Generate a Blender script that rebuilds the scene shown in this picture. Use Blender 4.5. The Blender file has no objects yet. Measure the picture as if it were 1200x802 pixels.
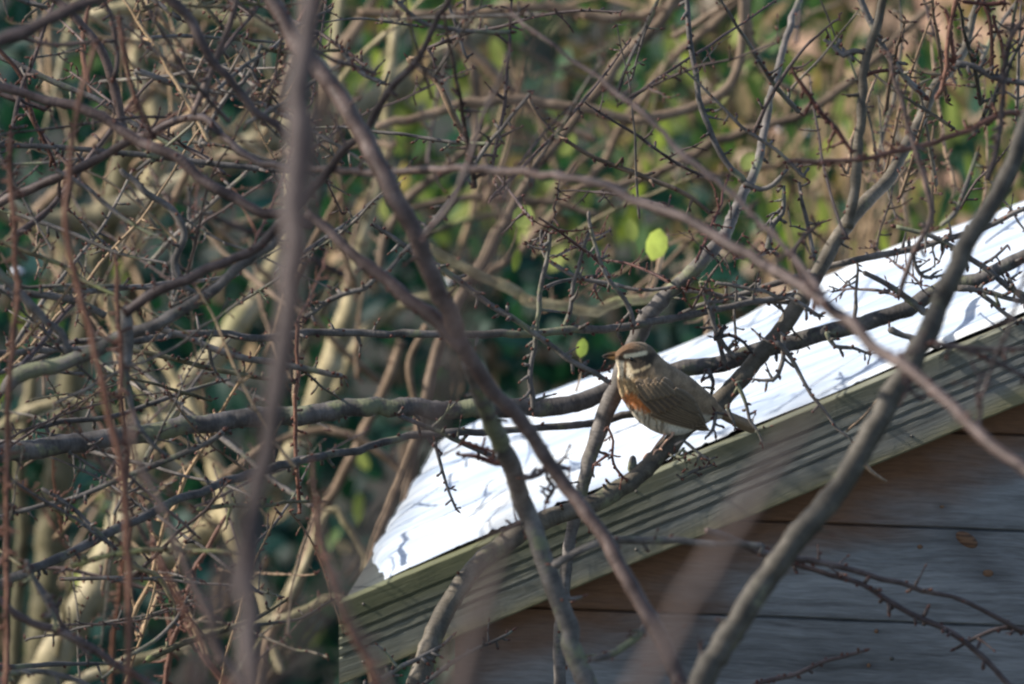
import bpy, math, random
import numpy as np
from mathutils import Vector, Matrix, noise
from mathutils.bvhtree import BVHTree

RND = random.Random(7)
SC = bpy.context.scene
COL = SC.collection

# ------------------------------------------------------------------ camera
CAM = Vector((0.0, 0.0, 5.6))
PITCH = math.radians(14.0)
FW = Vector((0, math.cos(PITCH), -math.sin(PITCH)))
RT = Vector((1, 0, 0))
UP = Vector((0, math.sin(PITCH), math.cos(PITCH)))
cd = bpy.data.cameras.new('camera'); cam = bpy.data.objects.new('camera', cd); COL.objects.link(cam)
cam.location = CAM; cam.rotation_euler = (math.radians(90) - PITCH, 0, 0)
cd.sensor_width = 36.0; cd.lens = 450.0; cd.clip_start = 0.5; cd.clip_end = 400
cd.dof.use_dof = True; cd.dof.focus_distance = 14.93; cd.dof.aperture_fstop = 6.2
cd.dof.aperture_blades = 0
SC.camera = cam

def P(px, py, d):
    """point at distance d (m) seen at photo position px,py (1 px = 1 mm at 15 m)"""
    k = 0.08 / 1200.0
    return CAM + (FW + RT * ((px - 600) * k) + UP * ((401 - py) * k)) * d

# ------------------------------------------------------------------ light
SUN_AZ, SUN_EL = math.radians(-85), math.radians(32)      # azimuth from +Y, clockwise
sdir = Vector((math.sin(SUN_AZ) * math.cos(SUN_EL), math.cos(SUN_AZ) * math.cos(SUN_EL), math.sin(SUN_EL)))
ld = bpy.data.lights.new('sun', 'SUN'); ld.energy = 5.0; ld.angle = math.radians(0.5); ld.color = (1.0, 0.93, 0.82)
lo = bpy.data.objects.new('sun', ld); COL.objects.link(lo); lo.location = (0, 0, 20)
lo.rotation_euler = (-sdir).to_track_quat('-Z', 'Y').to_euler()
w = bpy.data.worlds.new('World'); SC.world = w; w.use_nodes = True
nt = w.node_tree; bg = nt.nodes['Background']; sk = nt.nodes.new('ShaderNodeTexSky')
sk.sky_type = 'NISHITA'; sk.sun_disc = False; sk.sun_elevation = SUN_EL; sk.sun_rotation = SUN_AZ
nt.links.new(sk.outputs[0], bg.inputs[0]); bg.inputs[1].default_value = 0.125
SC.view_settings.view_transform = 'Standard'; SC.view_settings.look = 'None'
SC.view_settings.exposure = 0.55; SC.view_settings.gamma = 1.0
SC.cycles.filter_width = 2.3

# ------------------------------------------------------------------ materials
def new_mat(name):
    m = bpy.data.materials.new(name); m.use_nodes = True
    n = m.node_tree; b = n.nodes['Principled BSDF']; return m, n, b
def nd(n, t, **kw):
    x = n.nodes.new(t)
    for k, v in kw.items():
        if k.startswith('i_'): x.inputs[k[2:].replace('_', ' ')].default_value = v
        else: setattr(x, k, v)
    return x
def ramp(n, fac, stops):
    r = n.nodes.new('ShaderNodeValToRGB'); e = r.color_ramp.elements
    while len(e) < len(stops): e.new(0.5)
    for el, (p, c) in zip(e, stops): el.position = p; el.color = (*c, 1)
    n.links.new(fac, r.inputs[0]); return r
def mixc(n, fac, a, b, mode='MIX'):
    x = n.nodes.new('ShaderNodeMix'); x.data_type = 'RGBA'; x.blend_type = mode
    if isinstance(fac, (int, float)): x.inputs[0].default_value = fac
    else: n.links.new(fac, x.inputs[0])
    for s, v in ((6, a), (7, b)):
        if isinstance(v, tuple): x.inputs[s].default_value = (*v, 1)
        else: n.links.new(v, x.inputs[s])
    return x.outputs[2]
def bump(n, b, h, strength, dist):
    x = n.nodes.new('ShaderNodeBump'); x.inputs['Strength'].default_value = strength; x.inputs['Distance'].default_value = dist
    n.links.new(h, x.inputs['Height']); n.links.new(x.outputs[0], b.inputs['Normal'])

def bark(name, dark, mid, light, lichen=None, lich=0.0, rough=0.7, scale=1.0):
    m, n, b = new_mat(name)
    tc = nd(n, 'ShaderNodeTexCoord'); uv = nd(n, 'ShaderNodeUVMap')
    mp = nd(n, 'ShaderNodeMapping'); mp.inputs['Scale'].default_value = (3.0, 320 * scale, 1); n.links.new(uv.outputs[0], mp.inputs[0])
    n1 = nd(n, 'ShaderNodeTexNoise', i_Scale=35 * scale, i_Detail=6.0, i_Roughness=0.65); n.links.new(tc.outputs['Object'], n1.inputs['Vector'])
    n2 = nd(n, 'ShaderNodeTexNoise', i_Scale=1.2, i_Detail=3.0); n.links.new(mp.outputs[0], n2.inputs['Vector'])
    oi = nd(n, 'ShaderNodeObjectInfo')
    r = ramp(n, n1.outputs[0], [(0.3, dark), (0.5, mid), (0.72, light)])
    r2 = ramp(n, n2.outputs[0], [(0.35, (0.6, 0.6, 0.6)), (0.62, (1.25, 1.2, 1.15))])
    c = mixc(n, 0.4, r.outputs[0], r2.outputs[0], 'MULTIPLY')
    rr = ramp(n, oi.outputs['Random'], [(0.0, (0.75, 0.75, 0.78)), (1.0, (1.22, 1.17, 1.12))])
    c = mixc(n, 1.0, c, rr.outputs[0], 'MULTIPLY')
    if lichen:
        n3 = nd(n, 'ShaderNodeTexNoise', i_Scale=14 * scale, i_Detail=8.0, i_Roughness=0.7); n.links.new(tc.outputs['Object'], n3.inputs['Vector'])
        f = ramp(n, n3.outputs[0], [(0.62 - lich * 0.3, (0, 0, 0)), (0.70 - lich * 0.3, (0.85,) * 3)])
        c = mixc(n, f.outputs[0], c, lichen)
    n.links.new(c, b.inputs['Base Color']); b.inputs['Roughness'].default_value = rough
    b.inputs['Specular IOR Level'].default_value = 0.22
    ad = nd(n, 'ShaderNodeMath', operation='ADD'); n.links.new(n1.outputs[0], ad.inputs[0]); n.links.new(n2.outputs[0], ad.inputs[1])
    bump(n, b, ad.outputs[0], 0.5, 0.002)
    return m

M_GREY = bark('bark_grey', (0.06, 0.054, 0.05), (0.135, 0.124, 0.116), (0.26, 0.24, 0.225), (0.21, 0.22, 0.13), 0.25)
M_PURP = bark('bark_purple', (0.048, 0.034, 0.031), (0.10, 0.073, 0.068), (0.18, 0.14, 0.13), rough=0.5)
M_OLIVE = bark('bark_olive', (0.048, 0.042, 0.034), (0.098, 0.087, 0.07), (0.17, 0.152, 0.125), (0.2, 0.2, 0.12), 0.15, rough=0.55)
M_RED = bark('bark_red', (0.07, 0.03, 0.022), (0.15, 0.072, 0.05), (0.23, 0.125, 0.09), rough=0.5)
M_TAN = bark('bark_tan', (0.10, 0.07, 0.045), (0.20, 0.145, 0.10), (0.33, 0.25, 0.18))
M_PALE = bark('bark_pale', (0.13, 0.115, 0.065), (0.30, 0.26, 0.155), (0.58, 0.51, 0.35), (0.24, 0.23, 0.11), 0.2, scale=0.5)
M_MOSS = bark('bark_mossy', (0.07, 0.06, 0.035), (0.15, 0.13, 0.08), (0.26, 0.24, 0.15), (0.26, 0.28, 0.12), 0.3)
M_NEAR = bark('bark_near', (0.045, 0.032, 0.03), (0.09, 0.068, 0.064), (0.14, 0.11, 0.105), rough=0.6)
M_DARK = bark('bark_dark_near', (0.022, 0.016, 0.017), (0.05, 0.037, 0.038), (0.085, 0.065, 0.065))  # bark colour darkened so the nearest stems look unlit
M_SHADE = bark('bark_olive_dark', (0.05, 0.045, 0.025), (0.11, 0.10, 0.055), (0.21, 0.19, 0.12), scale=0.5)  # darker copy of the pale bark, shade put into its colour
M_STALK = bark('stalk_dry', (0.20, 0.14, 0.08), (0.36, 0.26, 0.16), (0.5, 0.38, 0.25))
M_BUD = bark('bud_brown', (0.05, 0.02, 0.018), (0.11, 0.045, 0.035), (0.18, 0.09, 0.06), rough=0.45)

def vcol_mat(name, rough=0.8, sheen=0.0, spec=0.3, bumps=None):
    m, n, b = new_mat(name)
    a = nd(n, 'ShaderNodeAttribute', attribute_name='Col')
    c = a.outputs['Color']
    if bumps:
        tc = nd(n, 'ShaderNodeTexCoord')
        x = nd(n, 'ShaderNodeTexNoise', i_Scale=bumps[0], i_Detail=5.0); n.links.new(tc.outputs['Object'], x.inputs['Vector'])
        r = ramp(n, x.outputs[0], [(0.3, (0.8,) * 3), (0.7, (1.18,) * 3)])
        c = mixc(n, 1.0, c, r.outputs[0], 'MULTIPLY'); bump(n, b, x.outputs[0], bumps[1], 0.001)
    n.links.new(c, b.inputs['Base Color']); b.inputs['Roughness'].default_value = rough
    b.inputs['Specular IOR Level'].default_value = spec
    if sheen: b.inputs['Sheen Weight'].default_value = sheen
    return m
M_PLUM = vcol_mat('plumage', 0.85, 0.15, 0.15, (700, 0.5))
M_BILL = vcol_mat('bill_horn', 0.4)
M_EYE, _n, _b = new_mat('eye_black'); _b.inputs['Base Color'].default_value = (0.008, 0.006, 0.005, 1); _b.inputs['Roughness'].default_value = 0.08
M_LEG, _n, _b = new_mat('leg_pink'); _x = nd(_n, 'ShaderNodeTexNoise', i_Scale=400.0)
_n.links.new(ramp(_n, _x.outputs[0], [(0.3, (0.50, 0.27, 0.17)), (0.7, (0.66, 0.42, 0.30))]).outputs[0], _b.inputs['Base Color'])

def leaf_mat(name, stops, trans=0.45):
    m, n, b = new_mat(name)
    a = nd(n, 'ShaderNodeAttribute', attribute_name='Rnd')
    r = ramp(n, a.outputs['Fac'], stops)
    tc = nd(n, 'ShaderNodeTexCoord'); x = nd(n, 'ShaderNodeTexNoise', i_Scale=60.0, i_Detail=3.0); n.links.new(tc.outputs['Object'], x.inputs['Vector'])
    v = ramp(n, x.outputs[0], [(0.3, (0.75,) * 3), (0.7, (1.2,) * 3)])
    c = mixc(n, 1.0, r.outputs[0], v.outputs[0], 'MULTIPLY')
    n.links.new(c, b.inputs['Base Color']); b.inputs['Roughness'].default_value = 0.5; b.inputs['Specular IOR Level'].default_value = 0.2
    t = nd(n, 'ShaderNodeBsdfTranslucent'); c2 = mixc(n, 1.0, c, (1.5, 1.7, 0.6), 'MULTIPLY'); n.links.new(c2, t.inputs[0])
    mx = nd(n, 'ShaderNodeMixShader'); mx.inputs[0].default_value = trans
    n.links.new(b.outputs[0], mx.inputs[1]); n.links.new(t.outputs[0], mx.inputs[2])
    n.links.new(mx.outputs[0], n.nodes['Material Output'].inputs[0])
    return m
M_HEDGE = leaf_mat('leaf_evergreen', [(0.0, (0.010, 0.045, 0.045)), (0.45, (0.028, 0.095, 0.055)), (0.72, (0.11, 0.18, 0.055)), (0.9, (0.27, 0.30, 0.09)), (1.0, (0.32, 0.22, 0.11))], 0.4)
M_LEAF = leaf_mat('leaf_yellow_green', [(0.0, (0.26, 0.31, 0.08)), (1.0, (0.44, 0.46, 0.16))], 0.4)
M_DEAD = leaf_mat('leaf_withered', [(0.0, (0.30, 0.18, 0.09)), (1.0, (0.52, 0.38, 0.23))], 0.3)

# weathered timber; uses object coordinates with x along the grain
def timber(name, grey, warm, dark, board=False):
    """weathered wood in shed coordinates: sheltered brown under the roof edge, algae and ochre on the bargeboard"""
    m, n, b = new_mat(name)
    tc = nd(n, 'ShaderNodeTexCoord'); tc.object = SHED_FRAME; oi = nd(n, 'ShaderNodeObjectInfo')
    sp = nd(n, 'ShaderNodeSeparateXYZ'); n.links.new(tc.outputs['Object'], sp.inputs[0])
    # s: distance below the roof line, u: along the grain
    s1 = nd(n, 'ShaderNodeMath', operation='MULTIPLY_ADD'); n.links.new(sp.outputs[0], s1.inputs[0]); s1.inputs[1].default_value = TT; s1.inputs[2].default_value = SH0
    s2 = nd(n, 'ShaderNodeMath', operation='SUBTRACT'); n.links.new(s1.outputs[0], s2.inputs[0]); n.links.new(sp.outputs[2], s2.inputs[1])
    cb = nd(n, 'ShaderNodeCombineXYZ'); n.links.new(sp.outputs[0], cb.inputs[0])
    n.links.new((s2 if board else sp).outputs[0 if board else 2], cb.inputs[2])
    ro = nd(n, 'ShaderNodeMath', operation='MULTIPLY'); n.links.new(oi.outputs['Random'], ro.inputs[0]); ro.inputs[1].default_value = 9.0; n.links.new(ro.outputs[0], cb.inputs[1])
    wv = nd(n, 'ShaderNodeTexNoise', i_Scale=7.0, i_Detail=2.0); n.links.new(cb.outputs[0], wv.inputs['Vector'])
    wm = nd(n, 'ShaderNodeVectorMath', operation='MULTIPLY_ADD'); n.links.new(wv.outputs['Color'], wm.inputs[0])
    wm.inputs[1].default_value = (0, 0, 0.022); n.links.new(cb.outputs[0], wm.inputs[2])
    def ns(sc, det, rough=0.6):
        mp = nd(n, 'ShaderNodeMapping'); mp.inputs['Scale'].default_value = sc; n.links.new(wm.outputs[0], mp.inputs[0])
        g = nd(n, 'ShaderNodeTexNoise', i_Scale=1.0, i_Detail=det, i_Roughness=rough); n.links.new(mp.outputs[0], g.inputs['Vector']); return g
    g = ns((8, 1, 110), 6.0, 0.7); g2 = ns((40, 1, 520), 4.0); bl = ns((4, 1, 14), 4.0)
    c = ramp(n, g.outputs[0], [(0.3, dark), (0.47, grey), (0.7, tuple(min(1, v * 1.35) for v in grey))]).outputs[0]
    bb_ = ramp(n, bl.outputs[0], [(0.3, (0.62,) * 3), (0.5, (0.95,) * 3), (0.7, (1.2,) * 3)]); c = mixc(n, 0.9, c, bb_.outputs[0], 'MULTIPLY')
    fine = ramp(n, g2.outputs[0], [(0.35, (0.78,) * 3), (0.62, (1.1,) * 3)]); c = mixc(n, 0.8, c, fine.outputs[0], 'MULTIPLY')
    wob = nd(n, 'ShaderNodeMath', operation='MULTIPLY_ADD'); n.links.new(bl.outputs[0], wob.inputs[0]); wob.inputs[1].default_value = 0.14 if not board else 0.06
    n.links.new(s2.outputs[0], wob.inputs[2])
    if board:
        al = nd(n, 'ShaderNodeMath', operation='MULTIPLY_ADD'); n.links.new(sp.outputs[0], al.inputs[0]); al.inputs[1].default_value = 0.09; n.links.new(wob.outputs[0], al.inputs[2])
        f = ramp(n, al.outputs[0], [(0.055, (0.9,) * 3), (0.13, (0.25,) * 3), (0.2, (0.0,) * 3)]); c = mixc(n, f.outputs[0], c, (0.105, 0.11, 0.05))
        f = ramp(n, wob.outputs[0], [(0.108, (0.0,) * 3), (0.132, (0.8,) * 3)]); c = mixc(n, f.outputs[0], c, (0.25, 0.22, 0.10))
    else:
        f = ramp(n, wob.outputs[0], [(0.20, (0.95,) * 3), (0.235, (0.7,) * 3), (0.30, (0.0,) * 3)]); c = mixc(n, f.outputs[0], c, mixc(n, 1.0, warm, fine.outputs[0], 'MULTIPLY'))
    if not board:
        for kx, ky, kr in ((1133, 633, 0.030), (1158, 672, 0.030), (1104, 594, 0.008), (1018, 780, 0.009), (820, 690, 0.012)):
            kp = on_wall(kx, ky)
            vs_ = nd(n, 'ShaderNodeVectorMath', operation='SUBTRACT'); n.links.new(tc.outputs['Object'], vs_.inputs[0]); vs_.inputs[1].default_value = kp
            vm_ = nd(n, 'ShaderNodeVectorMath', operation='MULTIPLY'); n.links.new(vs_.outputs[0], vm_.inputs[0]); vm_.inputs[1].default_value = (0.55, 0, 1)
            ln_ = nd(n, 'ShaderNodeVectorMath', operation='LENGTH'); n.links.new(vm_.outputs[0], ln_.inputs[0])
            md_ = nd(n, 'ShaderNodeMath', operation='MULTIPLY_ADD'); n.links.new(g.outputs[0], md_.inputs[0]); md_.inputs[1].default_value = kr * 0.9; n.links.new(ln_.outputs['Value'], md_.inputs[2])
            f = ramp(n, md_.outputs[0], [(kr * 0.45, (0.75,) * 3), (kr * 1.25, (0.0,) * 3)]); c = mixc(n, f.outputs[0], c, (0.075, 0.07, 0.075))
    n.links.new(c, b.inputs['Base Color']); b.inputs['Roughness'].default_value = 0.75; b.inputs['Specular IOR Level'].default_value = 0.3
    ad = nd(n, 'ShaderNodeMath', operation='ADD'); n.links.new(g.outputs[0], ad.inputs[0]); n.links.new(g2.outputs[0], ad.inputs[1])
    bump(n, b, ad.outputs[0], 0.6, 0.0015)
    return m
M_KNOT, _n, _b = new_mat('knot_brown'); _t = nd(_n, 'ShaderNodeTexCoord'); _x = nd(_n, 'ShaderNodeTexWave', wave_type='RINGS', i_Scale=60.0, i_Distortion=3.0)
_n.links.new(_t.outputs['Object'], _x.inputs['Vector']); _n.links.new(ramp(_n, _x.outputs[1], [(0.2, (0.10, 0.05, 0.03)), (0.8, (0.21, 0.11, 0.06))]).outputs[0], _b.inputs['Base Color']); _b.inputs['Roughness'].default_value = 0.7
M_FELT, _n, _b = new_mat('roof_felt'); _x = nd(_n, 'ShaderNodeTexNoise', i_Scale=500.0)
_n.links.new(ramp(_n, _x.outputs[0], [(0.35, (0.03, 0.035, 0.035)), (0.7, (0.09, 0.1, 0.095))]).outputs[0], _b.inputs['Base Color']); _b.inputs['Roughness'].default_value = 0.9
M_NAIL, _n, _b = new_mat('nail_steel'); _b.inputs['Base Color'].default_value = (0.12, 0.11, 0.1, 1); _b.inputs['Metallic'].default_value = 0.7; _b.inputs['Roughness'].default_value = 0.5
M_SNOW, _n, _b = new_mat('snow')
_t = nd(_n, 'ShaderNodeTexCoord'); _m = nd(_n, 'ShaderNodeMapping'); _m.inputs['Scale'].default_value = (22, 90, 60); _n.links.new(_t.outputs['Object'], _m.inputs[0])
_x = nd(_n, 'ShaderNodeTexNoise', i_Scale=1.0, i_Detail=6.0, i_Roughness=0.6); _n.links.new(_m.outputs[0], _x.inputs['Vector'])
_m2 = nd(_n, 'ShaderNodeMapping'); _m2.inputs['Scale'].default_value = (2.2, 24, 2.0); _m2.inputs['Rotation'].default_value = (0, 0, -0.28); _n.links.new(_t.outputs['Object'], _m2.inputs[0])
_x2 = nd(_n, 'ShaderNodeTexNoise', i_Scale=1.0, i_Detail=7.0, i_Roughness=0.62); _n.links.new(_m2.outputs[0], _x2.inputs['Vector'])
_n.links.new(ramp(_n, _x2.outputs[0], [(0.36, (0.30, 0.37, 0.50)), (0.48, (0.42, 0.49, 0.60)), (0.62, (0.62, 0.65, 0.68))]).outputs[0], _b.inputs['Base Color']); _b.inputs['Roughness'].default_value = 0.55; _b.inputs['Specular IOR Level'].default_value = 0.25  # bluish shade of furrows and twigs painted into the snow colour as streaks
bump(_n, _b, _x.outputs[0], 0.5, 0.004)
M_SOIL, _n, _b = new_mat('garden_soil'); _t = nd(_n, 'ShaderNodeTexCoord'); _x = nd(_n, 'ShaderNodeTexNoise', i_Scale=9.0, i_Detail=8.0); _n.links.new(_t.outputs['Object'], _x.inputs['Vector'])
_n.links.new(ramp(_n, _x.outputs[0], [(0.35, (0.008, 0.01, 0.008)), (0.6, (0.022, 0.022, 0.014)), (0.7, (0.02, 0.035, 0.015))]).outputs[0], _b.inputs['Base Color']); _b.inputs['Roughness'].default_value = 0.95
M_BRICK, _n, _b = new_mat('brick_pink'); _t = nd(_n, 'ShaderNodeObjectInfo'); _x = nd(_n, 'ShaderNodeTexNoise', i_Scale=30.0, i_Detail=5.0)
_c = mixc(_n, 1.0, ramp(_n, _t.outputs['Random'], [(0.0, (0.42, 0.25, 0.18)), (0.5, (0.5, 0.34, 0.25)), (1.0, (0.54, 0.42, 0.32))]).outputs[0], ramp(_n, _x.outputs[0], [(0.3, (0.8,) * 3), (0.7, (1.15,) * 3)]).outputs[0], 'MULTIPLY')
_n.links.new(_c, _b.inputs['Base Color']); _b.inputs['Roughness'].default_value = 0.85
M_MORTAR, _n, _b = new_mat('mortar'); _x = nd(_n, 'ShaderNodeTexNoise', i_Scale=80.0); _n.links.new(ramp(_n, _x.outputs[0], [(0.3, (0.3, 0.27, 0.22)), (0.7, (0.4, 0.36, 0.3))]).outputs[0], _b.inputs['Base Color'])

# ------------------------------------------------------------------ mesh helpers
def make_obj(name, verts, faces, mat, parent=None, smooth=True, uvs=None):
    me = bpy.data.meshes.new(name)
    me.from_pydata(verts, [], faces)
    if mat: me.materials.append(mat)
    if smooth: me.polygons.foreach_set('use_smooth', [True] * len(me.polygons))
    if uvs is not None:
        ul = me.uv_layers.new(name='UVMap'); li = np.empty(len(me.loops), dtype=np.int32)
        me.loops.foreach_get('vertex_index', li)
        ul.data.foreach_set('uv', np.asarray(uvs, dtype=np.float32)[li].ravel())
    me.update()
    o = bpy.data.objects.new(name, me); COL.objects.link(o)
    if parent is not None: o.parent = parent; o.matrix_parent_inverse = parent_inv(parent)
    return o
def parent_inv(p):
    m = Matrix.Identity(4); q = p
    chain = []
    while q is not None: chain.append(q); q = q.parent
    for q in reversed(chain): m = m @ q.matrix_parent_inverse @ q.matrix_basis if q.parent else q.matrix_basis.copy()
    return m.inverted()
def thing(name, label, cat, loc, group=None, rot=0.0):
    o = bpy.data.objects.new(name, None); COL.objects.link(o); o.location = loc; o.rotation_euler = (0, 0, rot)
    o.empty_display_size = 0.1; o['label'] = label; o['category'] = cat
    if group: o['group'] = group
    return o
def add_attr(o, name, vals, kind='FLOAT_COLOR'):
    a = o.data.attributes.new(name, kind, 'POINT')
    if kind == 'FLOAT_COLOR': a.data.foreach_set('color', np.asarray(vals, dtype=np.float32).ravel())
    else: a.data.foreach_set('value', np.asarray(vals, dtype=np.float32))

def crom(pts, step):
    """Catmull-Rom resample of rows (x,y,z,r)"""
    p = np.asarray(pts, dtype=float); n = len(p)
    if n == 2: p = np.vstack([p[0], (p[0] + p[1]) / 2, p[1]]); n = 3
    q = np.vstack([2 * p[0] - p[1], p, 2 * p[-1] - p[-2]]); out = []
    for i in range(n - 1):
        a, b, c, d = q[i], q[i + 1], q[i + 2], q[i + 3]
        L = np.linalg.norm((c - b)[:3]); k = max(1, int(round(L / step)))
        t = (np.arange(k) / k)[:, None]
        out.append(0.5 * (2 * b + (c - a) * t + (2 * a - 5 * b + 4 * c - d) * t * t + (3 * b - a - 3 * c + d) * t ** 3))
    out.append(p[-1][None]); r = np.vstack(out); r[:, 3] = np.maximum(r[:, 3], 0.0004); return r

class Geo:
    def __init__(s): s.v = []; s.f = []; s.uv = []; s.n = 0; s.budf = []
    def tube(s, rows, sides=7, knob=0.0, cap=True, rng=RND):
        r = np.asarray(rows, dtype=float); n = len(r)
        if n < 2: return
        t = np.gradient(r[:, :3], axis=0); t /= np.linalg.norm(t, axis=1)[:, None] + 1e-12
        a = np.array([0.0, 0.0, 1.0]) if abs(t[0][2]) < 0.9 else np.array([1.0, 0, 0])
        u = np.cross(t[0], a); u /= np.linalg.norm(u); ln = 0.0
        ang = np.arange(sides) * 2 * math.pi / sides; ca, sa = np.cos(ang), np.sin(ang)
        base = s.n; ph = rng.random() * 9
        for i in range(n):
            u = u - t[i] * np.dot(u, t[i]); u /= np.linalg.norm(u) + 1e-12; v = np.cross(t[i], u)
            if i: ln += np.linalg.norm(r[i, :3] - r[i - 1, :3])
            rad = r[i, 3]
            if knob:
                rad *= 1 + knob * (rng.random() - 0.5) + knob * 0.6 * max(0, math.sin(ln * 140 + ph)) ** 6
                rr = rad * (1 + knob * 0.35 * (np.array([rng.random() for _ in range(sides)]) - 0.5))
            else: rr = np.full(sides, rad)
            ring = r[i, :3] + np.outer(rr * ca, u) + np.outer(rr * sa, v)
            s.v.extend(map(tuple, ring)); s.uv.extend((j / sides, ln) for j in range(sides))
        for i in range(n - 1):
            b0 = base + i * sides; b1 = b0 + sides
            for j in range(sides):
                k = (j + 1) % sides; s.f.append((b0 + j, b0 + k, b1 + k, b1 + j))
        s.n += n * sides
        if cap:
            s.f.append(tuple(base + j for j in range(sides))[::-1]); s.f.append(tuple(s.n - sides + j for j in range(sides)))
    def bud(s, p, d, ln, rad, sides=6):
        p = np.asarray(p); d = np.asarray(d) / (np.linalg.norm(d) + 1e-9); f0 = len(s.f)
        prof = [(0, .55), (.18, .95), (.42, 1.0), (.7, .62), (.9, .25), (1, .05)]
        s.tube([(*(p + d * ln * a), rad * b) for a, b in prof], sides, 0.0); s.budf.append((f0, len(s.f)))
    def build(s, name, mat, parent=None, smooth=True):
        o = make_obj(name, s.v, s.f, mat, parent, smooth, s.uv)
        if s.budf and mat is not M_BUD:
            o.data.materials.append(M_BUD)
            for a, b in s.budf:
                for i in range(a, b): o.data.polygons[i].material_index = 1
        return o

def rnd_dir(rng):
    v = np.array([rng.gauss(0, 1), rng.gauss(0, 0.7), rng.gauss(0, 1)]); return v / np.linalg.norm(v)

def spur(rng, base, d, length, r0, kind=0):
    """short knobbly side shoot with buds, returned as geometry"""
    g = Geo(); d = d / np.linalg.norm(d); p = np.array(base, dtype=float)
    k = max(2, int(length / 0.009)); rows = [(*(p - d * r0 * 0.5), r0 * 1.25)]; nodes = []
    for i in range(k):
        t = (i + 1) / k
        d = d + rnd_dir(rng) * 0.30 + np.array([0, 0, 0.07]); d /= np.linalg.norm(d)
        p = p + d * length / k
        r = r0 * (1 - 0.5 * t) * rng.uniform(0.85, 1.25); rows.append((*p, r)); nodes.append((p.copy(), d.copy(), r))
    g.tube(crom(rows, 0.003 if length < 0.08 else 0.005), 6, 0.30, rng=rng)
    for i, (q, dd, r) in enumerate(nodes):
        if rng.random() < 0.75 or i == k - 1:
            sd = dd * 0.7 + rnd_dir(rng) * 0.8 if i < k - 1 else dd
            L = rng.uniform(0.004, 0.0075)
            g.bud(q + sd / np.linalg.norm(sd) * r * 0.4, sd, L, max(r * 0.95, 0.0012) * rng.uniform(0.8, 1.3))
        if length > 0.03 and rng.random() < 0.25:
            sd = dd * 0.5 + rnd_dir(rng); sd /= np.linalg.norm(sd); L2 = rng.uniform(0.008, 0.02)
            g.tube(crom([(*q, r * 0.9), (*(q + sd * L2 * 0.5 + rnd_dir(rng) * 0.001), r * 0.8), (*(q + sd * L2), r * 0.7)], 0.003), 5, 0.3, rng=rng)
            g.bud(q + sd * L2, sd, 0.006, r * 1.2)
    return g

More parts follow.
